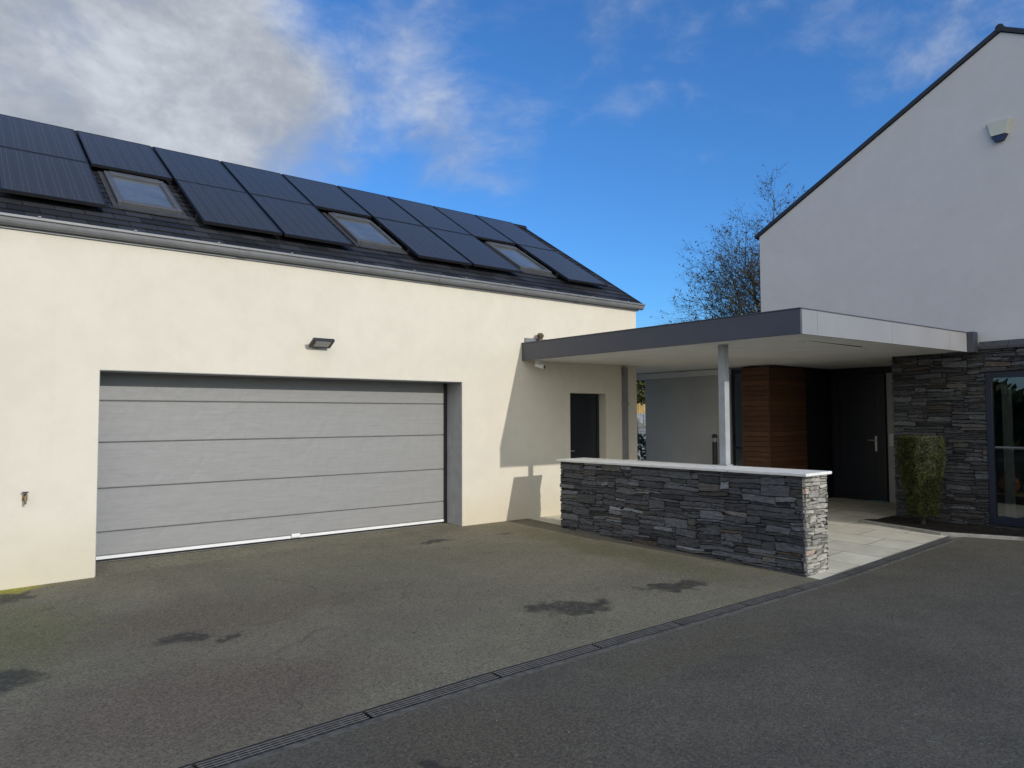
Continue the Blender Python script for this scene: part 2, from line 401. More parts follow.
while xg < 11.2:
    L = .985 if xg + .985 < 11.25 else 11.25 - xg
    mb = MB(); za, zb = gz(xg, 4.1) + .001, gz(xg + L, 4.1) + .001
    def bar(xa, xb, ya, yb, mb=mb):
        fa = za + (zb - za) * (xa - xg) / L; fb = za + (zb - za) * (xb - xg) / L
        mb.hexa([(xa, ya, fa - .004), (xb, ya, fb - .004), (xa, yb, fa - .004), (xb, yb, fb - .004), (xa, ya, fa), (xb, ya, fb), (xa, yb, fa), (xb, yb, fb)])
    for yb in range(5):
        y0 = DY0 + .012 + yb * .0292; bar(xg, xg + L, y0, y0 + .0092)
    za -= .007; zb -= .007; x_ = xg + .02
    while x_ < xg + L - .012:
        for yb in range(4): bar(x_, x_ + .008, DY0 + .0214 + yb * .0292, DY0 + .041 + yb * .0292)
        x_ += .062
    mb.build('grate', M['grate'], dr); xg += L + .022; k += 1

gr_ = MB(); rr = random.Random(61)
for k in range(170):
    x, y = rr.uniform(.2, 8.5), rr.uniform(1.2, 9.1); q = rr.uniform(.003, .008); z = gz(x, y)
    if DY0 - .1 < y < DY1 + .03: continue
    p = [Vector((x + dx * q * rr.uniform(.6, 1.3), y + dy * q * rr.uniform(.6, 1.3), z + dz)) for dz in (0, q * .8) for dy in (-1, 1) for dx in (-1, 1)]
    gr_.hexa(p)
tag(gr_.build('grit', M['edge_concrete']), kind='stuff')
# planting bed with kerb
bed = MB(); bp = [(11.62, 5.62), (12.49, 5.45), (12.49, 1.9), (11.9, 1.9), (11.8, 2.75), (11.68, 3.42), (11.27, 4.3)]
def bz(x, y): return gz(x, y) + .03 + .03 * noise.noise((x * 3, y * 3, 0))
cx, cy = 12.15, 3.9
rings = []
for t in (1, .8, .55, .3):
    ring = []
    for i in range(len(bp)):
        a, b = bp[i], bp[(i + 1) % len(bp)]
        for u in range(6):
            x = a[0] + (b[0] - a[0]) * u / 6; y = a[1] + (b[1] - a[1]) * u / 6
            ring.append((cx + (x - cx) * t, cy + (y - cy) * t))
    rings.append(ring)
for r0, r1 in zip(rings, rings[1:]):
    for i in range(len(r0)):
        j = (i + 1) % len(r0); bed.quad(*[(*q, bz(*q)) for q in (r0[i], r0[j], r1[j], r1[i])])
r1 = rings[-1]
for i in range(len(r1)):
    q = [r1[i], r1[(i + 1) % len(r1)], (cx, cy)]; bed.quad(*[(*p, bz(*p)) for p in q])
tag(bed.build('planting_bed', M['soil'], smooth=True), kind='structure')
kb = MB(); kp = [(11.62, 5.62), (11.27, 4.3), (11.68, 3.42), (11.8, 2.75), (11.9, 1.92)]
for a, b in zip(kp, kp[1:]):
    d = Vector((b[0] - a[0], b[1] - a[1], 0)).normalized(); n_ = Vector((-d.y, d.x, 0)) * -.028
    A, B = Vector((*a, 0)), Vector((*b, 0)); h = .045
    P = [A - n_, B - n_, A + n_, B + n_]
    kb.hexa([(p.x, p.y, gz(p.x, p.y) - .05) for p in P] + [(p.x, p.y, gz(p.x, p.y) + h) for p in P])
tag(kb.build('kerb', M['kerb'], bevel=.006), kind='structure')

# ------------------------------------------------------------------ garage
SL = math.atan(.6297); cs, sn = math.cos(SL), math.sin(SL)
X0, X1 = .42, 10.45
gar = thing('garage_building', 'cream rendered garage with slate roof, wide grey door and three roof windows', 'garage', (X0, YW, -.3))
ZT = 3.80
YB = 16.05
mb = MB()
OPEN = [(1.404, 6.39, -.2, 2.215), (8.70, 9.60, -.2, 2.085)]
wall_cells(mb, 'x', YW, X0, X1, -.3, ZT, OPEN, .46)
def rz(y): return 3.878 + (y - YW) * .6297 - .06 if y < 12.66 else 3.878 + (12.66 - YW) * .6297 - .06 - (y - 12.66) * .6297
for xx in (X0, X1):
    mb.quad((xx, YW, -.3), (xx, YB, -.3), (xx, YB, ZT), (xx, 12.66, rz(12.66)), (xx, YW, ZT))
mb.quad((X0, YB, -.3), (X1, YB, -.3), (X1, YB, ZT), (X0, YB, ZT))
mb.build('wall', M['cream'], gar)
mb = MB(); mb.quad((X0 + .01, YW + .4, -.024), (X1 - .01, YW + .4, -.024), (X1 - .01, YB - .02, -.024), (X0 + .01, YB - .02, -.024)); mb.build('floor', M['kerb'], gar)
# roof slates: every slate lapped over the next course
RF = Matrix(((1, 0, 0, 0), (0, cs, -sn, YW), (0, sn, cs, 3.878), (0, 0, 0, 1)))   # local x, s up the slope, normal
rnd = random.Random(3)
mb = MB()
rows = 21; ex = (4.02 + .13) / rows
for r_ in range(rows):
    s0 = -.13 + r_ * ex; x = X0 - .06 - (.15 if r_ % 2 else 0)
    while x < X1 + .06:
        xa, xb = max(x, X0 - .06), min(x + .293, X1 + .06)
        if xb - xa > .02:
            k = rnd.choice((.6, .8, .95, 1.1, 1.35, 1.7)); c = (.021 * k, .022 * k, .025 * k); dz = rnd.uniform(0, .004)
            dl = rnd.uniform(-.004, .004)
            p = [RF @ Vector(q) for q in ((xa, s0 + dl, .004), (xb, s0 + dl, .004), (xa, s0 + ex + .02, -.012), (xb, s0 + ex + .02, -.012),
                 (xa, s0 + dl, .013 + dz), (xb, s0 + dl, .013 + dz), (xa, s0 + ex + .02, -.004), (xb, s0 + ex + .02, -.004))]
            mb.hexa(p, c)
        x += .3
rf = mb.build('roof', M['roof_slate'], gar)
mb = MB()
mb.hexa([RF @ Vector(q) for q in ((X0 - .05, -.10, -.09), (X1 + .05, -.10, -.09), (X0 - .05, 4.03, -.09), (X1 + .05, 4.03, -.09), (X0 - .05, -.10, -.013), (X1 + .05, -.10, -.013), (X0 - .05, 4.03, -.013), (X1 + .05, 4.03, -.013))])
# back slope
RB = Matrix(((1, 0, 0, 0), (0, -cs, -sn, 2 * 12.674 - YW), (0, sn, -cs, 3.878), (0, 0, 0, 1)))
p = []
for zz in (-.09, .0):
    for s_ in (-.1, 4.02):
        for xx in (X0 - .05, X1 + .05):
            p.append(Vector((xx, 2 * 12.68 - (YW + s_ * cs - zz * sn), 3.878 + s_ * sn + zz * cs)))
mb.hexa(p); mb.build('roof_deck', M['dark_trim'], gar)
for xx in (X0 - .085, X1 + .06):
    mb = MB(); mb.hexa([RF @ Vector(q) for q in ((xx, -.13, -.10), (xx + .025, -.13, -.10), (xx, 4.02, -.10), (xx + .025, 4.02, -.10), (xx, -.13, .022), (xx + .025, -.13, .022), (xx, 4.02, .022), (xx + .025, 4.02, .022))])
    mb.build('verge', M['dark_trim'], rf)
mb = MB(); mb.tube([(X0 - .06, 12.675, 6.025), (X1 + .06, 12.675, 6.025)], .07, 10); mb.build('ridge_cap', M['roof_slate'], rf)
# gutter: moulded profile with brackets and a fascia board behind
mb = MB(); GB = 3.715
prof = [(a * .95, b * .86) for a, b in [(0, .13), (0, 0), (-.045, 0), (-.075, .022), (-.088, .05), (-.094, .085), (-.118, .095), (-.118, .125), (-.108, .125), (-.108, .103), (-.085, .095), (-.075, .05), (-.05, .012), (-.012, .012), (-.012, .13)]]
gut = [(X0 - .10, YW - .03 + a, GB + b) for a, b in prof]
mb.prism(gut, (X1 - X0 + .22, 0, 0))
xx = X0 + .35
while xx < X1:
    mb.box(xx, xx + .028, YW - .155, YW - .029, GB + .108, GB + .12); xx += .93
for xx in (2.9, 5.9, 8.8):
    pr2 = [(xx, YW - .03 + a * 1.05 - .002, GB - .004 + b * 1.02) for a, b in prof]; mb.prism(pr2, (.11, 0, 0))
mb.build('gutter', M['grey_metal'], gar)
mb = MB(); mb.box(X0 - .05, X1 + .05, YW - .028, YW - .002, 3.69, 3.83); mb.build('fascia_board', M['grey_metal'], gar)
mb = MB()
mb.tube([(X0 - .07, YW - .08, 3.73), (X0 - .07, YW - .08, 3.64), (X0 - .055, YW + .09, 3.5), (X0 - .055, YW + .09, -.1)], .04, 10)
mb.build('downpipe', M['grey_metal'], gar, smooth=True)
# garage door
DYY = 9.72
mb = MB(); zs = [.036, .315, .83, 1.375, 1.872, 2.32]
for a, b in zip(zs, zs[1:]):
    lo, hi = a + .0022, b - .0022
    pr2 = [(1.36, DYY, lo + .012), (1.36, DYY + .012, lo), (1.36, DYY + .05, lo), (1.36, DYY + .05, hi), (1.36, DYY + .010, hi), (1.36, DYY, hi - .010)]
    mb.prism(pr2, (5.0, 0, 0))
gd = mb.build('garage_door', M['garage_door'], gar)
mb = MB(); mb.box(1.36, 6.36, DYY + .045, DYY + .06, .0, 2.35); mb.build('seam_backing', plain('seam_grey', (.12, .12, .12), .7), gd)
mb = MB(); mb.box(1.36, 6.36, DYY - .006, DYY + .04, .0, .036); mb.build('bottom_seal', M['white_plastic'], gd)
mb = MB(); mb.box(1.36, 6.36, DYY + .0, DYY + .035, -.04, .0); mb.build('dark_strip', M['black_gap'], gd)  # black strip filling the gap line below the door
mb = MB(); mb.box(3.83, 3.955, DYY - .035, DYY - .006, .010, .062); mb.build('handle', M['white_plastic'], gd, bevel=.008)
for xa, xb in ((6.34, 6.388), (1.36, 1.402)):
    mb = MB(); mb.box(xa, xb, DYY - .03, DYY + .06, -.03, 2.35); mb.build('side_rail', M['dark_metal'], gd)
mb = MB(); zi = .002
mb.box(6.384, 6.388, YW + .004, DYY - .032, -.03, 2.213); mb.box(1.406, 1.41, YW + .004, DYY - .032, -.1, 2.213); mb.box(1.41, 6.384, YW + .004, DYY - .004, 2.208, 2.213)
mb.build('reveal_lining', plain('reveal_grey', (.33, .335, .35), .6), gd)
# side door under the canopy
sd = None
mb = MB(); mb.box(8.705, 8.755, YW + .17, YW + .25, -.03, 2.08); mb.box(9.545, 9.595, YW + .17, YW + .25, -.03, 2.08); mb.box(8.755, 9.545, YW + .17, YW + .25, 2.03, 2.08)
sd = mb.build('side_door', M['dark_leaf'], gar, bevel=.004)
mb = MB(); mb.box(8.757, 9.543, YW + .19, YW + .235, -.02, 2.028)
mb.build('door_leaf', M['dark_leaf'], sd, bevel=.003)
mb = MB(); mb.box(8.80, 8.83, YW + .18, YW + .19, .95, 1.15); mb.tube([(8.815, YW + .18, 1.05), (8.815, YW + .14, 1.05), (8.93, YW + .14, 1.05)], .009, 6); mb.build('handle', M['steel'], sd)
# downpipe by the garage corner beneath the canopy
mb = MB(); mb.box(10.03, 10.125, YW - .075, YW - .004, -.03, 2.59)
mb.box(10.02, 10.135, YW - .085, YW - .002, 1.88, 1.93); mb.build('square_downpipe', plain('grey_downpipe', (.20, .20, .215), .5), gar)
# roof windows
for (xa, xb, sa, sb) in ((1.655, 2.40, .78, 2.05), (4.90, 5.665, .78, 2.05), (8.10, 8.85, .78, 2.05)):
    mb = MB(); h = .075; w = .06
    def bx(x0, x1, s0, s1, z0, z1, mb_): mb_.hexa([RF @ Vector((x, s_, z)) for z in (z0, z1) for s_ in (s0, s1) for x in (x0, x1)])
    bx(xa, xa + w, sa, sb, .0, h, mb); bx(xb - w, xb, sa, sb, .0, h, mb); bx(xa + w, xb - w, sa, sa + .09, .0, h, mb); bx(xa + w, xb - w, sb - .13, sb, .0, h + .01, mb)
    sk = mb.build('roof_window', M['skylight_frame'], gar, bevel=.006)
    mb = MB(); bx(xa + w - .004, xb - w + .004, sa + .086, sb - .126, .03, .048, mb); mb.build('pane', M['sky_pane'], sk)
    mb = MB(); bx(xa - .06, xa - .002, sa - .12, sb + .1, .012, .026, mb); bx(xb + .002, xb + .06, sa - .12, sb + .1, .012, .026, mb); bx(xa - .002, xb + .002, sa - .14, sa - .003, .014, .028, mb)
    mb.build('flashing', M['lead'], sk)
    mb = MB(); q = .016
    i0, i1, j0, j1 = xa + w, xb - w, sa + .09, sb - .13
    bx(i0, i0 + q, j0, j1, .049, .056, mb); bx(i1 - q, i1, j0, j1, .049, .056, mb); bx(i0 + q, i1 - q, j0, j0 + q, .049, .056, mb); bx(i0 + q, i1 - q, j1 - q, j1, .049, .056, mb)
    mb.build('glazing_trim', M['skylight_frame'], sk)

# solar panels
PW, PH = 1.022, 1.735
def colx(c): return .45 + c * 1.0585
def make_panel():
    m = RF @ Matrix.Translation((0, 0, 0))
    t = thing('solar_panel', '', 'solar panel', mat=RF.copy())
    f = MB(); w = .016
    f.box(0, PW, 0, w, -.04, 0); f.box(0, PW, PH - w, PH, -.04, 0); f.box(0, w, w, PH - w, -.04, 0); f.box(PW - w, PW, w, PH - w, -.04, 0)
    fr = f.build('frame', M['panel_frame'], t, local=True)
    c = MB(); c.box(w, PW - w, w, PH - w, -.036, -.003); ce = c.build('cell_sheet', M['solar_cells'], t, local=True)
    for s_ in (.32, PH - .32):
        r_ = MB(); r_.box(-.012, PW + .012, s_, s_ + .04, -.095, -.042); r_.build('rail', M['dark_metal'], t, local=True)
    return t
top_lab = ['upper black solar panel at the far left end, above the leftmost lower panel', 'upper black solar panel directly above the leftmost roof window',
 'upper black solar panel just right of the one above the leftmost roof window', 'upper black solar panel just left of the one above the middle roof window',
 'upper black solar panel directly above the middle roof window', 'upper black solar panel just right of the one above the middle roof window',
 'upper black solar panel just left of the one above the rightmost roof window', 'upper black solar panel directly above the rightmost roof window', 'upper black solar panel at the right end of the ridge']
bot_lab = {0: 'lower black solar panel left of the leftmost roof window', 2: 'lower black solar panel touching the right side of the leftmost roof window', 3: 'lower black solar panel touching the left side of the middle roof window',
 5: 'lower black solar panel touching the right side of the middle roof window', 6: 'lower black solar panel touching the left side of the rightmost roof window', 8: 'lower black solar panel at the right end, beyond the rightmost roof window'}
proto = make_panel(); first = True
for (row, lab) in [((1, c), l) for c, l in enumerate(top_lab)] + [((0, c), l) for c, l in bot_lab.items()]:
    if first: o = proto; first = False
    else:
        o = proto.copy(); col.objects.link(o)
        for ch in list(proto.children):
            d = ch.copy(); col.objects.link(d); d.parent = o
    r_, c = row
    o.matrix_basis = RF @ Matrix.Translation((colx(c), .36 + r_ * (PH + .022), .125 + rnd.uniform(-.002, .002)))
    o['label'] = lab; o['category'] = 'solar panel'; o['group'] = 'solar panels on the garage roof'

# things fixed to the garage wall
fl = thing('floodlight', 'small black LED floodlight on the cream wall above the garage door', 'floodlight', (3.98, YW, 2.6))
mb = MB(); mb.box(3.93, 4.03, YW - .03, YW - .002, 2.62, 2.70); mb.box(3.95, 4.01, YW - .09, YW - .03, 2.645, 2.675); mb.build('bracket', M['dark_metal'], fl, bevel=.004)
T = Matrix.Translation((4.0, YW - .135, 2.66)) @ Matrix.Rotation(R(-28), 4, 'X')
mb = MB(); mb.box(-.15, .15, -.10, .085, -.018, .022, xf=T); 
for k in range(6): mb.box(-.12 + k * .042, -.11 + k * .042, -.07, .07, .022, .034, xf=T)
mb.build('housing', M['dark_metal'], fl, bevel=.006)
mb = MB(); mb.box(-.105, .105, -.075, .045, -.0225, -.0185, xf=T); mb.build('lens', M['led'], fl)
tp = thing('outdoor_tap', 'small weathered brass outdoor tap on the cream wall left of the garage door', 'tap', (.73, YW, .82))
mb = MB(); mb.box(.705, .755, YW - .012, YW - .002, .79, .86); mb.tube([(.73, YW - .012, .83), (.73, YW - .075, .83), (.73, YW - .085, .80), (.73, YW - .085, .755)], [.012, .013, .013, .011], 8); mb.build('spout', M['brass'], tp, smooth=False)
mb = MB(); mb.tube([(.73, YW - .055, .84), (.73, YW - .055, .875)], .007, 8); mb.box(.70, .76, YW - .062, YW - .048, .875, .887); mb.build('handle', M['dark_metal'], tp)

# ------------------------------------------------------------------ canopy
CB, CT = 2.60, 2.89
can = thing('entrance_canopy', 'flat roofed grey entrance canopy joining the garage to the white house', 'canopy', (7.7, 4.35, 0))
NL, FL, NR = (7.70, 4.34), (7.60, YW - .004), (12.44, 4.22)
def czn(x): return lerp(0, .03, (x - 7.7) / 4.7)
BK = 11.2
poly = [FL, NL, NR, (12.9, BK), (X1 + .03, BK), (X1 + .03, YW - .004)]
def inset(d):
    return [(FL[0] + d, FL[1]), (NL[0] + d, NL[1] + d), (NR[0], NR[1] + d), (12.44, 7.92), (12.9, 7.92), (12.9, BK - d), (X1 + .03 + d, BK - d), (X1 + .03 + d, YW - .004)]
mb = MB(); ip = inset(.032)
mb.prism([(x, y, CB + .012 + czn(x)) for x, y in ip], (0, 0, .02)); mb.build('soffit', M['soffit'], can)
mb = MB(); mb.prism([(x, y, CT - .03 + czn(x)) for x, y in ip], (0, 0, .02)); mb.build('roof_deck', M['shaded_grey'], can)
def fascia(a, b, za, zb, th, mb, top=CT, bot=CB):
    A, B = Vector((*a, 0)), Vector((*b, 0)); d = (B - A).normalized(); n_ = Vector((-d.y, d.x, 0)) * th
    mb.hexa([(A.x, A.y, bot + za), (B.x, B.y, bot + zb), (A.x + n_.x, A.y + n_.y, bot + za), (B.x + n_.x, B.y + n_.y, bot + zb),
             (A.x, A.y, top + za), (B.x, B.y, top + zb), (A.x + n_.x, A.y + n_.y, top + za), (B.x + n_.x, B.y + n_.y, top + zb)])
mb = MB(); fascia(FL, NL, 0, 0, .03, mb)
cp = MB(); fascia((FL[0] - .008, FL[1]), (NL[0] - .008, NL[1]), .002, .002, .055, cp, CT + .012, CT)
mb.build('side_fascia', M['shaded_grey'], can, bevel=.003)
mb = MB(); xs = [NL[0] + .03, 8.06, 9.9, 11.7, 12.3]
for a, b in zip(xs, xs[1:]):
    ya = NL[1] + (NR[1] - NL[1]) * (a - NL[0]) / (NR[0] - NL[0]); yb = NL[1] + (NR[1] - NL[1]) * (b - NL[0]) / (NR[0] - NL[0])
    fascia((a + .002, ya), (b - .002, yb), czn(a), czn(b), .03, mb)
mb.build('front_fascia', M['sunlit_fascia'], can)
fascia((NL[0] - .008, NL[1] - .008), (12.3, NR[1] - .008), .002, .032, .055, cp, CT + .012, CT)
cp.build('roof_edge_trim', M['shaded_grey'], can)
mb = MB(); mb.box(12.305, 12.47, 4.13, 4.5, CB + .02, CT + .045); mb.build('end_box', M['shaded_grey'], can, bevel=.004)
mb = MB(); mb.box(12.46, 12.76, 8.60, BK - .03, 2.503, CB + .025); mb.box(X1 + .04, 12.455, BK - .11, BK - .034, 2.36, CB + .012); mb.build('beam', M['soffit'], can)
mb = MB(); mb.box(7.66, 10.3, YW - .03, YW - .003, CT + .002, CT + .10); mb.build('lead_flashing', M['grey_metal'], can)
for (x, y) in ((8.7, 4.9), (10.4, 4.9), (12.0, 4.9), (10.4, 7.2), (12.0, 6.8)):
    mb = MB(); mb.tube([(x, y, CB + czn(x) + .004), (x, y, CB + czn(x) + .0125)], .05, 16); mb.build('recessed_downlight', M['white_plastic'], can)
mb = MB(); mb.box(8.7, 10.1, 4.78, 4.80, CB + .018, CB + .0245); mb.build('soffit_vent', M['black_gap'], can)
for yj in (5.9, 7.5):
    mb = MB(); mb.quad((7.75, yj, CB + .0115), (12.4, yj, CB + .0405), (12.4, yj + .006, CB + .0405), (7.75, yj + .006, CB + .0115)); mb.build('soffit_joint', M['grey_metal'], can)
px_, py_ = 8.19, 5.73
mb = MB(); mb.box(px_ - .05, px_ + .05, py_ - .05, py_ + .05, 1.016, CB + .012); mb.box(px_ - .075, px_ + .075, py_ - .075, py_ + .075, 1.004, 1.016)
mb.build('post', M['post'], can, bevel=.004)
vp = thing('roof_vent', 'little brown vent cowl on the canopy roof against the cream wall', 'vent', (7.92, YW - .12, CT))
mb = MB(); mb.tube([(7.93, YW - .1, CT - .01), (7.93, YW - .1, CT + .085), (7.93, YW - .1, CT + .086)], [.028, .028, .034], 10); mb.build('pipe', M['brass'], vp)
mb = MB(); mb.tube([(7.93, YW - .1, CT + .0865), (7.93, YW - .1, CT + .15), (7.93, YW - .1, CT + .19)], [.034, .065, .035], 10); mb.build('cowl', M['terracotta'], vp)
sc_ = thing('security_camera', 'white bullet security camera under the canopy edge by the garage wall', 'security camera', (7.86, YW - .2, CB))
mb = MB(); mb.tube([(7.84, YW - .14, CB - .001), (7.84, YW - .14, CB - .03)], .05, 14); mb.tube([(7.84, YW - .14, CB - .02), (7.85, YW - .16, CB - .07)], .018, 8); mb.build('mount', M['white_plastic'], sc_)
mb = MB(); mb.tube([(7.82, YW - .10, CB - .06), (7.88, YW - .25, CB - .105)], .036, 14); mb.build('body', M['white_plastic'], sc_, smooth=False)
mb = MB(); mb.tube([(7.88, YW - .25, CB - .105), (7.884, YW - .258, CB - .108)], .03, 14); mb.build('lens', M['dark_metal'], sc_)

# ------------------------------------------------------------------ stacked slate stonework
def stonework(mb, origin, u, n_, L, H, seed, cu=.05, cv=.03, zfun=None, joint=.0015, maxw=9, skip=None, bright=1.0, rough=.008, tone=(.062, .066, .073), ks=((.55, .75, .95, 1.2, 1.6, 2.4, 3.2), (4, 6, 7, 5, 3, 1.6, .7))):
    """irregular stone facing: origin + u*a + z*b, outward normal n_; every stone is a separate rough block"""
    rr = random.Random(seed); U = Vector(u).normalized(); Nn = Vector(n_).normalized(); O = Vector(origin)
    nu, nv = int(round(L / cu)), int(round(H / cv)); cu, cv = L / nu, H / nv
    free = [[True] * nu for _ in range(nv)]
    if skip:
        for j in range(nv):
            for i in range(nu):
                if skip((i + .5) * cu, (j + .5) * cv): free[j][i] = False
    order = [(j, i) for j in range(nv) for i in range(nu)]
    stones = []
    def fits(i, j, w, h):
        if i + w > nu or j + h > nv: return False
        return all(free[b][a] for b in range(j, j + h) for a in range(i, i + w))
    def put(i, j, w, h):
        for b in range(j, j + h):
            for a in range(i, i + w): free[b][a] = False
        stones.append((i, j, w, h))
    for _ in range(int(nu * nv / 90)):            # a few large blocks first
        w, h = rr.choice(((4, 4), (5, 3), (6, 3), (6, 4), (7, 3), (4, 3)))
        w = min(w, maxw); i, j = rr.randrange(max(1, nu - w)), rr.randrange(max(1, nv - h))
        if fits(i, j, w, h): put(i, j, w, h)
    for (j, i) in order:
        if not free[j][i]: continue
        h = rr.choices((1, 2, 3), (3.4, 5, 2.2))[0]; w = rr.randint(4, maxw) if h < 3 else rr.randint(3, 8)
        w = min(w, maxw)
        while h > 1 and not fits(i, j, 1, h): h -= 1
        while w > 1 and not fits(i, j, w, h): w -= 1
        if w == 1 and h == 1 and rr.random() < .3: pass
        put(i, j, w, h)
    def warp(a, b):
        return (a + .012 * noise.noise((a * 6, b * 9, seed)), b + .024 * noise.noise((a * 2.3, b * 5, seed + 9)) * min(1, min(b, H - b) / .1))
    for (i, j, w, h) in stones:
        a0, a1, b0, b1 = i * cu, (i + w) * cu, j * cv, (j + h) * cv
        jt = joint
        def jit(m): return rr.uniform(-m, m)
        sk = min(.028, (a1 - a0) * .2); e0, e1 = a0 < .01, a1 > L - .01
        tl = 0 if e0 else jit(sk); tr = 0 if e1 else jit(sk); slant = jit(.010)
        ta, tb_ = (max(0, rr.uniform(-.3, .42)) for _ in range(2))
        pr_ = rr.gauss(0, rough); tu, tv = jit(.012), jit(.012)
        k = rr.choices(*ks)[0] if bright < 2 else rr.uniform(.6, 1.3)
        k *= rr.uniform(.88, 1.12) * bright * (1.15 if h > 2 and w < 7 else 1)
        q = rr.random(); c = tone if q < .86 else ((.070, .067, .062) if q < .975 else (.076, .060, .048))
        c = tuple(x * k for x in c)
        nx = max(4, min(12, int((a1 - a0) / .035) + 2)); nz = max(4, int((b1 - b0) / .022) + 3)
        base = len(mb.v); sd = rr.uniform(0, 99)
        for jj in range(nz):
            for ii in range(nx):
                # grid lines crowd towards the rim so the sides are steep
                s_ = ii / (nx - 1); t_ = jj / (nz - 1)
                if ii == 1: s_ = min(.2, .006 / (a1 - a0))
                if ii == nx - 2: s_ = 1 - min(.2, .006 / (a1 - a0))
                if jj == 1: t_ = min(.25, .005 / (b1 - b0))
                if jj == nz - 2: t_ = 1 - min(.25, .005 / (b1 - b0))
                tap = 1 - ta * max(0, 1 - s_ / .3) ** 2 - tb_ * max(0, 1 - (1 - s_) / .3) ** 2
                a = a0 + jt + (a1 - a0 - 2 * jt) * s_ + (tl * (1 - s_) + tr * s_) * (t_ - .5)
                b = b0 + jt * .6 + (b1 - b0 - 1.2 * jt) * (.5 + (t_ - .5) * tap) + slant * (s_ - .5)
                if not (e0 and ii == 0) and not (e1 and ii == nx - 1): a += .007 * noise.noise((sd, b * 40, 1))
                b += .007 * noise.noise((a * 22, sd, 2 + jj // max(1, nz - 2)))
                b = max(b, .001); a, b = warp(a, b); a = min(max(a, -.004), L + .004)
                rimmed = ii in (0, nx - 1) or jj in (0, nz - 1)
                d = pr_ + tu * (s_ - .5) + tv * (t_ - .5) + .010 * noise.noise((a * 16 + sd, b * 38, sd)) + .006 * noise.noise((a * 48, b * 95, sd))
                if rimmed: d = -.030
                p = O + U * a + Vector((0, 0, b)) + Nn * d
                mb.v.append(tuple(p))
        for jj in range(nz - 1):
            for ii in range(nx - 1):
                q = base + jj * nx + ii
                mb.f.append((q, q + 1, q + nx + 1, q + nx)); mb.c.append(c)

# low slate wall
lw = thing('slate_wall', 'low wall of stacked dark slate with pale coping in front of the entrance', 'wall', (7.8, 6.3, -.15))
WN, WF = Vector((7.70, 4.335, 0)), Vector((7.57, 8.30, 0)); WT = .53
ud = (WN - WF).normalized(); nd = Vector((-ud.y, ud.x, 0))      # ud towards the near end
if nd.x < 0: nd = -nd                                            # points to the house
ZB, ZTOP = -.19, .965; Lw = (WN - WF).length
mb = MB()
stonework(mb, (WF.x, WF.y, ZB), ud, -nd, Lw, ZTOP - ZB, 11, .062, .031, maxw=11, bright=1.2)
stonework(mb, (WN.x, WN.y, ZB), nd, ud, WT, ZTOP - ZB, 12, .042, .022, maxw=6, bright=4.2, rough=.006, tone=(.070, .067, .059))  # sunlit end: stones coloured much paler to carry the sunlight
e2 = WF + nd * WT; n2 = WN + nd * WT
stonework(mb, (n2.x, n2.y, ZB), -ud, nd, Lw, ZTOP - ZB, 13, .048, .030, maxw=10)
stonework(mb, (e2.x, e2.y, ZB), -nd, -ud, WT, ZTOP - ZB, 14, .042, .024, maxw=5)
mb.build('stonework', M['slate_stone'], lw)
mb = MB(); q = .02
A, B, C_, D_ = WF + nd * q + ud * q, WN + nd * q - ud * q, e2 - nd * q + ud * q, n2 - nd * q - ud * q
mb.hexa([(p.x, p.y, ZB - .1) for p in (A, B, C_, D_)] + [(p.x, p.y, ZTOP) for p in (A, B, C_, D_)]); mb.build('core', M['joint'], lw)
mb = MB(); q = .045; npc = 4
for k in range(npc):
    a = WF + ud * (-q + (Lw + 2 * q) * k / npc + .0015); b = WF + ud * (-q + (Lw + 2 * q) * (k + 1) / npc - .0015)
    P = [a - nd * q, b - nd * q, a + nd * (WT + q), b + nd * (WT + q)]
    mb.hexa([(p.x, p.y, ZTOP + .002) for p in P] + [(p.x, p.y, ZTOP + .038) for p in P])
mb.build('coping', M['coping'], lw, bevel=.008)

# ------------------------------------------------------------------ main house
HX = 12.56; SX = 12.5
hou = thing('white_house', 'tall white rendered gable house with slate clad ground floor and dark front door', 'house', (HX, 3.7, 0))
HY0, HYA, HY1 = 1.9, 3.71, 7.90; HE, HA = 5.19, 7.52
HEN = HA - (HYA - HY0) * .556
mb = MB()
AY0, AY1 = 5.44, 7.60     # entrance recess
mb.quad((HX, HY1, 2.95), (HX, HY0, 2.95), (HX, HY0, HEN), (HX, HYA, HA), (HX, HY1, HE))
mb.quad((HX, HY1, 2.64), (HX, HY0, 2.64), (HX, HY0, 2.95), (HX, HY1, 2.95))
WY0, WY1, WZ0, WZ1 = 2.35, 4.07, .04, 2.31     # big window
wall_cells(mb, 'y', HX, HY0, AY0, -.3, 2.64, [(WY0, WY1, WZ0, WZ1)], .3)
XB = 22
mb.quad((HX, HY0, -.3), (XB, HY0, -.3), (XB, HY0, HEN), (HX, HY0, HEN)); mb.quad((HX, HY1, -.3), (XB, HY1, -.3), (XB, HY1, HE), (HX, HY1, HE))
mb.quad((XB, HY0, -.3), (XB, HY1, -.3), (XB, HY1, HE), (XB, HYA, HA), (XB, HY0, HEN))
mb.build('wall', M['white_render'], hou)
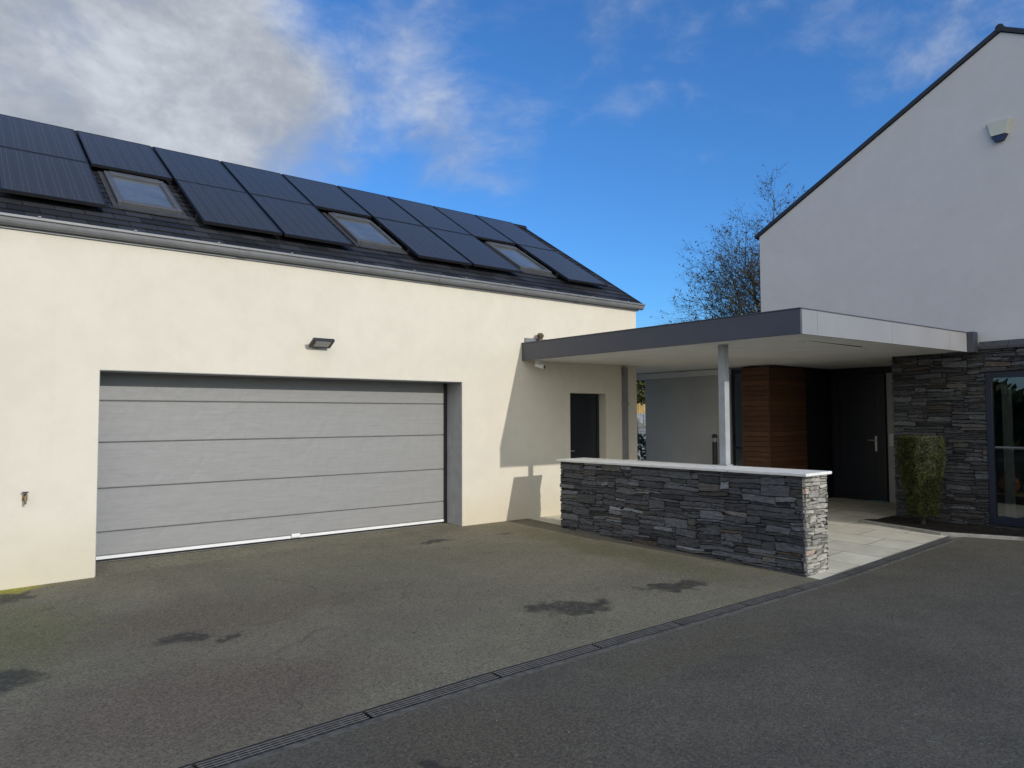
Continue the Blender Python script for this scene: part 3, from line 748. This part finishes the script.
# roof slabs with dark verge
mb = MB(); tt = Vector((0, 4.19, -2.33)).normalized(); nn = Vector((0, 2.33, 4.19)).normalized()
def slab(sg, SLN):
    top = Vector((0, HYA, HA)); 
    def P(x, s_, d): 
        v = Vector((0, HYA + sg * (4.19 / 4.794) * s_, HA - (2.33 / 4.794) * s_)) + Vector((0, sg * nn.y  , nn.z)) * d
        return (x, v.y, v.z)
    mb.hexa([P(HX - .035, .0, .012), P(XB, .0, .012), P(HX - .035, SLN, .012), P(XB, SLN, .012), P(HX - .035, 0, .075), P(XB, 0, .075), P(HX - .035, SLN, .075), P(XB, SLN, .075)])
slab(1, 4.87); slab(-1, 2.15)
hr = mb.build('roof', M['dark_trim'], hou)
mb = MB(); mb.tube([(HX - .045, HYA, HA + .06), (XB, HYA, HA + .06)], .06, 8); mb.build('ridge_cap', M['dark_trim'], hr)
# stone cladding
mb = MB()
y_end = HY0 + .02; Lc = AY0 - y_end
sk = lambda a, b: (WY0 - .0 < AY0 - a < WY1) and (WZ0 + .2 < b < WZ1 + .2)
stonework(mb, (SX, AY0, -.2), (0, -1, 0), (-1, 0, 0), Lc, 2.90, 21, .060, .026, maxw=11, skip=sk, ks=((.5, .7, .9, 1.15, 1.5), (4, 6, 7, 4, 1.5)))
st = mb.build('stone_cladding', M['slate_stone'], hou)
mb = MB()
mb.box(SX + .02, HX - .003, WY1 + .003, AY0 - .02, -.3, 2.655); mb.box(SX + .02, HX - .003, y_end, WY0 - .003, -.3, 2.655); mb.box(SX + .02, HX - .003, WY0 - .003, WY1 + .003, WZ1 + .003, 2.655)
mb.build('cladding_core', M['joint'], st)
mb = MB(); rr = random.Random(5); yy = 4.14
while yy > y_end:
    y2 = max(yy - rr.uniform(.25, .5), y_end); k = rr.uniform(.7, 1.4); z_ = rr.uniform(0, .008)
    mb.hexa([(SX - .05, y2 + .003, 2.665), (SX - .05, yy - .003, 2.665), (HX - .003, y2 + .003, 2.665), (HX - .003, yy - .003, 2.665),
             (SX - .05, y2 + .003, 2.70 + z_), (SX - .05, yy - .003, 2.70 + z_), (HX - .003, y2 + .003, 2.785 + z_), (HX - .003, yy - .003, 2.785 + z_)], (.06 * k, .06 * k, .065 * k)); yy = y2
mb.build('slate_cap', M['slate_stone'], hou)
# recess: back wall, ceiling edge, timber box, door
DX = 14.65
mb = MB()
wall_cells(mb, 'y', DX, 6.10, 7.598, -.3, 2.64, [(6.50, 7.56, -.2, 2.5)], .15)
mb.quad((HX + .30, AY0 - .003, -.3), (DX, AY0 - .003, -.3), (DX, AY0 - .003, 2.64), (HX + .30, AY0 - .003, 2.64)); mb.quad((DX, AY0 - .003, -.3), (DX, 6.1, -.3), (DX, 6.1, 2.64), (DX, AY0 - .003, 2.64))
mb.build('recess_wall', M['recess_shade'], hou)
mb = MB(); mb.box(HX - .1, DX + .2, AY0 - .003, 7.62, 2.641, 2.68); mb.build('recess_ceiling', M['soffit'], hou)
mb = MB(); mb.box(DX - .03, DX + .06, 6.505, 6.58, -.03, 2.495); mb.box(DX - .03, DX + .06, 7.48, 7.555, -.03, 2.495); mb.box(DX - .03, DX + .06, 6.58, 7.48, 2.42, 2.495)
fd = mb.build('front_door', M['dark_leaf'], hou, bevel=.004)
mb = MB(); mb.box(DX - .012, DX + .04, 6.583, 7.477, -.02, 2.417); mb.box(DX - .022, DX - .012, 6.72, 6.735, .1, 2.3); mb.box(DX - .022, DX - .012, 7.34, 7.355, .1, 2.3); mb.build('door_leaf', M['dark_leaf'], fd, bevel=.004)
mb = MB(); mb.box(DX - .024, DX - .0125, 6.68, 6.72, .95, 1.25); mb.tube([(DX - .02, 6.70, 1.17), (DX - .075, 6.70, 1.17), (DX - .075, 6.84, 1.17)], .011, 8); mb.build('handle', M['steel'], fd)
mb = MB(); rr = random.Random(8)
zz = .0
while zz < 2.6:
    z2 = min(zz + .098, 2.61); k = rr.uniform(.75, 1.2); c = (k, k, k)
    mb.box(12.30, 12.322, 7.606, 8.20, zz, z2 - .007, c)
    mb.box(12.322, 13.62, 7.60, 7.622, zz, z2 - .007, c); zz = z2
tb = mb.build('timber_cladding', M['timber'], hou, bevel=.002)
mb = MB(); mb.box(12.323, 13.62, 7.623, 7.8, -.2, 2.62); mb.box(12.323, 12.9, 7.8, 8.19, -.2, 2.62); mb.build('cladding_backing', M['joint'], tb)
mb = MB(); mb.box(12.297, 12.325, 7.594, 7.624, -.02, 2.61, (.7, .7, .7)); mb.build('corner_trim', M['timber'], tb)
mb = MB(); mb.box(13.622, DX, 7.60, 7.8, -.2, 2.63); mb.build('shade_panel', M['recess_shade'], hou)  # black slab standing in for shade where the boards fade out
mb = MB(); mb.box(DX - .02, DX - .002, 6.2, 6.47, -.1, 2.5); mb.build('pier', M['grey_render'], hou)
# tall side light beyond the timber box
mb = MB(); mb.box(12.55, 12.6, 8.20, 8.24, -.03, 2.6); mb.box(12.55, 12.6, 8.56, 8.598, -.03, 2.6); mb.box(12.55, 12.6, 8.24, 8.56, 1.0, 1.05); mb.box(12.55, 12.6, 8.24, 8.56, 2.5, 2.6)
sl = mb.build('side_light', M['navy_frame'], hou)
mb = MB(); mb.box(12.57, 12.58, 8.24, 8.56, -.02, 2.5); mb.build('pane', M['glass'], sl)
mb = MB(); mb.quad((13.3, 7.9, -.3), (13.3, 9, -.3), (13.3, 9, 2.7), (13.3, 7.9, 2.7)); mb.build('inner_wall', M['room_wall'], hou)
# lit-grey pier items
mb = MB(); mb.box(DX - .085, DX - .022, 6.33, 6.42, 1.06, 1.3); mb.build('wall_box', M['white_plastic'], hou, bevel=.006)
# window
F = .085
mb = MB(); fx0, fx1 = HX - .05, HX + .04
mb.box(fx0, fx1, WY1 - F, WY1 - .003, WZ0, WZ1 - .003); mb.box(fx0, fx1, WY0 + .003, WY0 + F, WZ0, WZ1 - .003)
mb.box(fx0, fx1, WY0 + F, WY1 - F, WZ1 - F, WZ1 - .003); mb.box(fx0, fx1, WY0 + F, WY1 - F, WZ0, WZ0 + F)
mb.box(fx0, fx1, 3.14, 3.20, WZ0 + F, WZ1 - F)
wf = mb.build('window', M['navy_frame'], hou, bevel=.004)
for (a, b) in ((WY0 + F, 3.14), (3.20, WY1 - F)):
    mb = MB(); mb.box(HX - .006, HX + .004, a, b, WZ0 + F, WZ1 - F); mb.build('pane', M['glass'], wf)
mb = MB(); mb.box(HX - .085, HX - .052, WY0, WY1, WZ0 - .03, WZ0 + .02); mb.build('sill', M['navy_frame'], wf)
# room behind the window
mb = MB(); rx = 17.0
mb.quad((HX + .3, HY0 + .2, .05), (rx, HY0 + .2, .05), (rx, AY0 - .1, .05), (HX + .3, AY0 - .1, .05)); mb.build('room_floor', M['wood_floor'], hou)
mb = MB(); mb.quad((rx, HY0 + .2, .05), (rx, AY0 - .1, .05), (rx, AY0 - .1, 2.55), (rx, HY0 + .2, 2.55)); mb.quad((HX + .3, AY0 - .1, .05), (rx, AY0 - .1, .05), (rx, AY0 - .1, 2.55), (HX + .3, AY0 - .1, 2.55)); mb.quad((HX + .3, HY0 + .2, .05), (rx, HY0 + .2, .05), (rx, HY0 + .2, 2.55), (HX + .3, HY0 + .2, 2.55)); mb.quad((HX + .3, HY0 + .2, 2.55), (rx, HY0 + .2, 2.55), (rx, AY0 - .1, 2.55), (HX + .3, AY0 - .1, 2.55))
mb.build('room_wall', M['room_wall'], hou)
ct = MB(); pts = []
for k in range(41):
    t = k / 40; pts.append((HX + .36 + .035 * math.sin(t * 34), 3.98 - .13 * t))
for a, b in zip(pts, pts[1:]): ct.quad((*a, .07), (*b, .07), (*b, 2.4), (*a, 2.4))
tag(ct.build('curtain', M['linen'], None, smooth=True), 'pale linen curtain hanging inside the big dark framed window', 'curtain')
tbz = thing('coffee_table', 'low wooden table just inside the big dark framed window', 'table', (13.4, 3.5, .05))
mb = MB(); mb.box(13.05, 13.75, 2.8, 4.25, .40, .44); mb.build('table_top', M['yellow_wood'], tbz, bevel=.004)
for (x, y) in ((13.1, 2.86), (13.7, 2.86), (13.1, 4.19), (13.7, 4.19)):
    mb = MB(); mb.box(x - .025, x + .025, y - .025, y + .025, .05, .40); mb.build('leg', M['yellow_wood'], tbz)
def lathe(prof, c, n=16):
    mb = MB(); mb.tube([(c[0], c[1], c[2] + z) for r_, z in prof], [r_ for r_, z in prof], n); return mb
tag(lathe([(.08, 0), (.13, .06), (.15, .14), (.12, .22), (.07, .26), (.085, .29)], (13.2, 4.0, .441)).build('vase', M['orange_pot'], None, smooth=True), 'glazed orange vase on the low table inside the window', 'vase')
tag(lathe([(.05, 0), (.14, .04), (.2, .10), (.19, .10), (.1, .05)], (13.25, 3.62, .441)).build('bowl', M['linen'], None, smooth=True), 'pale bowl on the low table inside the window', 'bowl')

# alarm box on the gable
al = thing('alarm_box', 'pale alarm sounder with dark blue base high on the white gable', 'alarm box', (HX, 3.765, 5.92))
def shield(w0, w1, z0, z1, d0, d1, yc=3.765):
    mb = MB(); ou = [(yc - w1, z1), (yc + w1, z1), (yc + w0, z0), (yc - w0, z0)]
    fr_ = [(yc + (y - yc) * .82, z0 + (z - z0) * .97 + (z1 - z0) * .0) for y, z in ou]
    b = [(HX - d0, y, z) for y, z in ou]; f_ = [(HX - d1, y, z) for y, z in fr_]
    for k in range(4):
        k2 = (k + 1) % 4; mb.quad(b[k], b[k2], f_[k2], f_[k])
    mb.quad(*f_); mb.quad(*b[::-1]); return mb
shield(.115, .175, 5.92, 6.14, .003, .085).build('cover', M['bell_body'], al, bevel=.008)
shield(.06, .112, 5.83, 5.917, .003, .07).build('base', M['bell_base'], al, bevel=.006)

# grey screen wall and unidentified dark upright under the canopy
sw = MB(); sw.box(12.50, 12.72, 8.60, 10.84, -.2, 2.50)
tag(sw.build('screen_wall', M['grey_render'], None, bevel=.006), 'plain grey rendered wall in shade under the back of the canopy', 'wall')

bo = thing('dark_upright', 'slim dark upright of unknown kind standing before the grey screen wall', 'bollard', (12.32, 8.86, -.03))  # unidentified dark upright; its lamp head is made up
mb = MB(); mb.tube([(12.32, 8.86, -.03), (12.32, 8.86, 1.14)], .05, 14); mb.build('column', M['dark_metal'], bo)
mb = MB(); mb.tube([(12.32, 8.86, 1.142), (12.32, 8.86, 1.22)], .042, 14); mb.build('lens', M['led'], bo)
mb = MB(); mb.tube([(12.32, 8.86, 1.222), (12.32, 8.86, 1.28), (12.32, 8.86, 1.30)], [.055, .055, .03], 14); mb.build('cap', M['dark_metal'], bo)

# ------------------------------------------------------------------ foliage helpers
def leaf(mb, p, size, rr, c, up=None):
    a = Vector((rr.gauss(0, 1), rr.gauss(0, 1), rr.gauss(0, 1))).normalized(); b = a.orthogonal().normalized()
    if up is not None: b = (b + up * .6).normalized()
    cxx = a.cross(b).normalized(); s2 = size * rr.uniform(.6, 1.3)
    mb.quad(p - cxx * s2 * .5, p + b * s2 * .28, p + cxx * s2 * .5, p - b * s2 * .28, c=c)
bush = thing('box_topiary', 'square clipped box shrub tapering to its base in front of the slate wall', 'shrub', (11.93, 4.83, -.02))
rr = random.Random(9); mb = MB(); bc = Vector((11.97, 4.80, 0)); yaw = R(-34)
def bushw(t): return .165 + .105 * min(1, t * 1.3) ** .9
def bpt(u, v, t, sh=1.0):
    w = bushw(t) * sh; x, y = u * w, v * w
    m_ = max(abs(u), abs(v), 1e-6)                 # rounded corners and shoulders
    k_ = m_ / (abs(u) ** 5 + abs(v) ** 5) ** .2
    if t > .93: k_ *= 1 - .10 * ((t - .93) / .07) ** 2
    x *= k_; y *= k_
    x, y = x * math.cos(yaw) - y * math.sin(yaw), x * math.sin(yaw) + y * math.cos(yaw)
    p = Vector((bc.x + x, bc.y + y, .10 + 1.235 * t)); return p + Vector((noise.noise(p * 7), noise.noise(p * 7 + Vector((9, 0, 0))), noise.noise(p * 6 + Vector((0, 5, 0))))) * .022
for k in range(26000):
    t = rr.random(); sd_ = rr.randrange(5 if t > .8 else 4); u = rr.uniform(-1, 1)
    inn = 1 - abs(rr.gauss(0, .09))
    if sd_ == 0: p = bpt(u, -inn, t)
    elif sd_ == 1: p = bpt(-inn, u, t)
    elif sd_ == 2: p = bpt(u, inn, t)
    elif sd_ == 3: p = bpt(inn, u, t)
    else: p = bpt(u, rr.uniform(-1, 1), 1.0 - abs(rr.gauss(0, .02)))
    if rr.random() < .03: p += Vector((rr.gauss(0, .02), rr.gauss(0, .02), rr.gauss(0, .015)))
    cl = noise.noise(p * 9); k_ = (.75 + .5 * cl) * rr.uniform(.6, 1.4)
    c = (.07 * k_, .092 * k_, .026 * k_) if rr.random() < .7 else (.15 * k_, .16 * k_, .048 * k_)
    if rr.random() < .04: c = (.11, .07, .03)
    leaf(mb, p, .023, rr, c)
mb.build('foliage', M['leaf'], bush)
mb = MB(); N_ = 12
for j in range(N_):
    t0, t1 = j / N_, (j + 1) / N_
    for (a, b) in (((-1, -1), (1, -1)), ((1, -1), (1, 1)), ((1, 1), (-1, 1)), ((-1, 1), (-1, -1))):
        mb.quad(bpt(*a, t0, .86), bpt(*b, t0, .86), bpt(*b, t1, .86), bpt(*a, t1, .86), c=(.012, .016, .005))
mb.quad(*[bpt(*a, .985, .86) for a in ((-1, -1), (1, -1), (1, 1), (-1, 1))], c=(.02, .025, .008))
mb.build('inner_core', M['leaf'], bush)  # closed dark shell inside the leaves
mb = MB(); mb.tube([(bc.x, bc.y, -.08), (bc.x + .01, bc.y, .16)], [.035, .028], 8); mb.build('stem', M['bark'], bush)

# bare tree beyond the canopy
def make_tree(name, label, base, H, spread, seed, ivy=True, group=None, lean=(0, 0)):
    rr = random.Random(seed); t = thing(name, label, 'tree', base, group)
    trunk = MB(); br = MB(); lv = MB(); B0 = Vector(base)
    def grow(p, d, length, r0, lvl, mb):
        n = 4 if lvl < 3 else 3; pts = [p]; rad = [r0]; tips = []
        dd = d.copy()
        for k in range(n):
            dd = (dd + Vector((rr.gauss(0, .17), rr.gauss(0, .17), rr.gauss(.06 if lvl < 3 else .0, .13)))).normalized()
            pts.append(pts[-1] + dd * (length / n)); rad.append(r0 * (1 - (.4 if lvl == 0 else .62) * (k + 1) / n))
        mb.tube(pts, rad, 9 if lvl == 0 else (6 if lvl == 1 else (4 if lvl == 2 else 3)), cap=False)
        return pts, rad
    def rec(p, d, length, r0, lvl):
        pts, rad = grow(p, d, length, r0, lvl, trunk if lvl == 0 else br)
        if lvl >= 5 or length < .16:
            for q in pts[1:]:
                if rr.random() < .34:
                    k = rr.uniform(.6, 1.4); lv.cc = (.10 * k, .09 * k, .045 * k); leaf(lv, q + Vector((rr.gauss(0, .05), rr.gauss(0, .05), rr.gauss(-.04, .05))), .11, rr, lv.cc)
            return
        m = (8, 6, 5, 5, 5)[lvl]
        for k in range(m):
            f = rr.uniform(.30 if lvl else .42, 1.0); i = min(len(pts) - 2, int(f * (len(pts) - 1))); q = pts[i].lerp(pts[i + 1], f * (len(pts) - 1) - i)
            ax = (pts[i + 1] - pts[i]).normalized(); a = rr.uniform(0, 6.283)
            o1 = ax.orthogonal().normalized(); o2 = ax.cross(o1)
            sp = rr.uniform(.55, 1.15) * spread
            nd_ = (ax + (o1 * math.cos(a) + o2 * math.sin(a)) * sp).normalized()
            rec(q, nd_, length * rr.uniform(.52, .78) * (1.05 if lvl == 0 else .92), max(.0055, rad[i] * (.62 if lvl == 0 else .52)), lvl + 1)
        rec(pts[-1], (pts[-1] - pts[-2]).normalized(), length * .55, max(.006, rad[-1]), lvl + 1)
    rec(B0 - Vector((0, 0, .3)), Vector((lean[0], lean[1], 1)).normalized(), H * .5, H * .021, 0)
    trunk.build('trunk', M['bark'], t, smooth=True); br.build('branches', M['bark'], t, smooth=True)
    if ivy:
        tv = [Vector(v) for v in trunk.v]; iv = MB()
        for k in range(2600):
            q = tv[rr.randrange(len(tv))].lerp(tv[rr.randrange(len(tv) // 2)], 0) + Vector((rr.gauss(0, .14), rr.gauss(0, .14), rr.uniform(-.7, .7)))
            k_ = rr.uniform(.5, 1.4); leaf(iv, q, .13, rr, (.03 * k_, .045 * k_, .015 * k_))
        iv.build('ivy', M['leaf'], t)
    if lv.v: lv.build('leaves', M['leaf'], t)
    return t
make_tree('bare_tree', 'tall nearly bare tree with ivy on its trunk behind the canopy and white gable', (32.1, 18.6, -.4), 12.3, 1.0, 6, lean=(-.02, .02))

# glimpse of the garden between the garage and the grey wall
def dry_wall():
    mb = MB(); stonework(mb, (19, 18.4, -.4), (1, 0, 0), (0, -1, 0), 5.0, 2.2, 31, .16, .10, maxw=5, bright=3.2)
    o = mb.build('garden_wall', M['slate_stone'], None); return o
tag(dry_wall(), 'pale rubble garden wall glimpsed past the end of the grey screen wall', 'wall')
mb = MB()
for k in range(28):
    x = 21.6 + k * .15; mb.box(x, x + .13, 20.4, 20.43, -.4, 2.2 + .05 * math.sin(k * 2.1))
mb.box(21.6, 25.8, 20.431, 20.48, 1.7, 1.8); mb.box(21.6, 25.8, 20.431, 20.48, .4, .5)
tag(mb.build('timber_fence', M['yellow_wood'], None), 'yellowish timber fence standing behind the rubble garden wall', 'fence')
def shrub(name, label, c, r_, h, seed, colr, n=3500, size=.09):
    rr = random.Random(seed); t = thing(name, label, 'shrub', (c[0], c[1], c[2])); mb = MB(); C0 = Vector(c)
    for k in range(n):
        d = Vector((rr.gauss(0, 1), rr.gauss(0, 1), rr.gauss(0, 1))).normalized() * rr.uniform(.45, 1.0) ** .5
        q = C0 + Vector((d.x * r_, d.y * r_, h * .55 + d.z * h * .5)); q += Vector((noise.noise(q * 1.5), noise.noise(q * 1.5 + Vector((7, 0, 0))), noise.noise(q * 1.7))) * .3 * r_
        k_ = rr.uniform(.5, 1.5) * (1 + .5 * noise.noise(q * 2)); leaf(mb, q, size, rr, tuple(x * k_ for x in colr))
    mb.build('foliage', M['leaf'], t)
    mb = MB(); mb.tube([C0, C0 + Vector((.03, .02, h * .5)), C0 + Vector((.0, .0, h * .8))], [.05, .03, .01], 6); mb.build('stem', M['bark'], t)
shrub('garden_shrub', 'dark green rounded shrub in front of the rubble garden wall', (16.1, 14.3, -.4), .9, 1.45, 41, (.022, .05, .028))
shrub('autumn_shrub', 'tall olive coloured shrub rising behind the timber fence', (25.0, 22.3, -.4), 1.7, 4.6, 42, (.085, .085, .025), 9000, .24)

# trees and hedge across the drive (seen reflected in the window), unseen wall added to shade the bed and lower shrub
hd = MB(); rr = random.Random(77)
for k in range(15000):
    y = rr.uniform(-32, 34); x = -21 + rr.gauss(0, 1.0); hmax = 3.4 + 2.2 * noise.noise((y * .22, 3, 0)) + 1.2 * noise.noise((y * .8, 1, 0))
    z = -.4 + hmax * rr.random() ** .8; k_ = rr.uniform(.5, 1.5)
    leaf(hd, Vector((x, y, z)), .7, rr, (.035 * k_, .055 * k_, .018 * k_))
tag(hd.build('hedgerow', M['leaf'], None), kind='stuff'); bpy.data.objects['hedgerow']['label'] = 'dark green hedgerow far across the drive, mirrored in the window'; bpy.data.objects['hedgerow']['category'] = 'hedge'
ww = thing('shade_wall', 'unseen slate clad wall added by the house bay to cast shade', 'wall', (12.1, 1.7, -.2))
mb = MB(); stonework(mb, (11.86, 1.84, -.2), (1, 0, 0), (0, 1, 0), .62, 1.84, 51, .06, .035, maxw=6); stonework(mb, (11.86, 1.84, -.2), (0, -1, 0), (-1, 0, 0), .3, 1.84, 52, .05, .035, maxw=4)
mb.build('stonework', M['slate_stone'], ww)
mb = MB(); mb.box(11.88, 12.47, 1.55, 1.82, -.3, 1.64); mb.build('core', M['joint'], ww)
mb = MB(); mb.box(11.82, 12.47, 1.5, 1.885, 1.642, 1.68); mb.build('coping', M['coping'], ww, bevel=.006)

# ------------------------------------------------------------------ light, sky, camera
SUNV = Vector((-.115, 1, -.357)).normalized()
sun = bpy.data.lights.new('sun', 'SUN'); sun.energy = 2.5; sun.angle = R(.5); sun.color = (1, .95, .875)
so = bpy.data.objects.new('sun', sun); col.objects.link(so); so.rotation_euler = SUNV.to_track_quat('-Z', 'Y').to_euler(); so.location = (0, -5, 20)
EL = math.asin(-SUNV.z); AZ = math.atan2(-SUNV.x, -SUNV.y)     # from +Y towards +X
w = bpy.data.worlds.new('World'); sc.world = w; w.use_nodes = True
T = w.node_tree; T.nodes.clear()
W_ = N.__new__(N); W_.t = T; W_.m = None
out = T.nodes.new('ShaderNodeOutputWorld')
sky = T.nodes.new('ShaderNodeTexSky'); sky.sky_type = 'NISHITA'; sky.sun_disc = False; sky.sun_elevation = EL; sky.sun_rotation = AZ
sky.air_density = 1.0; sky.dust_density = .6; sky.ozone_density = 2.2
tint = W_.mix(1, sky.outputs[0], (.50, 1.04, 1.66), 'MULTIPLY')
hz = W0 = N.__new__(N); hz.t = T; hz.m = None
hzz = hz.sep(hz.vm('NORMALIZE', hz.n('ShaderNodeTexCoord').outputs['Generated']))[2]
tint = hz.mix(hz.math('MULTIPLY', hz.ramp(hzz, .16, -.02), .75), tint, (3.6, 4.7, 5.8))
bg = T.nodes.new('ShaderNodeBackground'); T.links.new(tint, bg.inputs[0]); bg.inputs[1].default_value = .114
d = W_.n('ShaderNodeTexCoord').outputs['Generated']
dn = W_.vm('NORMALIZE', d)
def lobe(v, c0, c1):
    v = Vector(v).normalized(); return W_.ramp(W_.vm('DOT_PRODUCT', dn, tuple(v)), c0, c1)
warp = W_.vm('ADD', W_.map(dn, (1, 1, 1.7)), W_.vm('MULTIPLY', W_.vm('SUBTRACT', W_.noisec(dn, 2.2, 4), (.5, .5, .5)), (.28, .28, .28)))
n1 = W_.noise(warp, 3.1, 9, .58); n2 = W_.noise(warp, 8.5, 7, .6); n4 = W_.noise(warp, 24, 6, .62); n3 = W_.noise(W_.map(dn, (1, 1, 1.5), (0, 0, 0), (3, 1, 2)), 3.0, 6, .55)
# where cloud banks sit; the last is added behind the camera for fill
def add(*a):
    r = a[0]
    for q in a[1:]: r = W_.math('ADD', r, q)
    return r
def mul(a, k): return W_.math('MULTIPLY', a, k)
bias = add(mul(lobe((.05, .90, .43), .938, .985), .50), mul(lobe((.28, .90, .34), .982, .998), .20), mul(lobe((.53, .68, .50), .955, .997), .11),
           mul(lobe((.43, .82, .38), .988, .999), .13), mul(lobe((.548, .75, .366), .994, .9995), .08), mul(lobe((.76, .45, .47), .96, .998), .13), mul(lobe((.90, .15, .40), .97, 1.0), .15),
           mul(lobe((-.62, -.76, .12), .35, .85), .55))
dens = add(mul(n1, .56), mul(n2, .34), mul(n4, .12), bias)
mask = mul(W_.ramp(dens, .60, 1.0), .95)
back = lobe((-.55, -.82, .14), .3, .85)  # extra bright unseen clouds, added to lift the shaded walls
ccol = W_.mix(W_.ramp(add(mul(n3, .55), mul(n2, .3), mul(n4, .15)), .40, .60), (.385, .415, .46), (.67, .70, .74))
ccol = W_.mix(back, ccol, (1.5, 1.48, 1.43))
cb = T.nodes.new('ShaderNodeBackground'); T.links.new(ccol, cb.inputs[0]); cb.inputs[1].default_value = 1.0
mx = T.nodes.new('ShaderNodeMixShader'); T.links.new(mask, mx.inputs[0]); T.links.new(bg.outputs[0], mx.inputs[1]); T.links.new(cb.outputs[0], mx.inputs[2])
T.links.new(mx.outputs[0], out.inputs[0])

cam = bpy.data.cameras.new('camera'); co = bpy.data.objects.new('camera', cam); col.objects.link(co)
pitch, roll, yaw_ = R(2.69), R(-.246), R(38.56)
fw = Vector((math.sin(yaw_) * math.cos(pitch), math.cos(yaw_) * math.cos(pitch), math.sin(pitch)))
rt = Vector((math.cos(yaw_), -math.sin(yaw_), 0)); up = rt.cross(fw)
r2 = rt * math.cos(roll) + up * math.sin(roll); u2 = r2.cross(fw)
mw = Matrix((r2, u2, -fw)).transposed().to_4x4(); mw.translation = (0, 0, 1.65); co.matrix_world = mw
cam.sensor_width = 36; cam.lens = 717.2 / 1024 * 36; cam.clip_end = 5000; cam.clip_start = .05
sc.camera = co
sc.view_settings.view_transform = 'Standard'; sc.view_settings.look = 'None'; sc.view_settings.exposure = 0
sc.render.engine = 'CYCLES'
sc.cycles.use_denoising = True
sc.cycles.max_bounces = 8; sc.cycles.transparent_max_bounces = 12
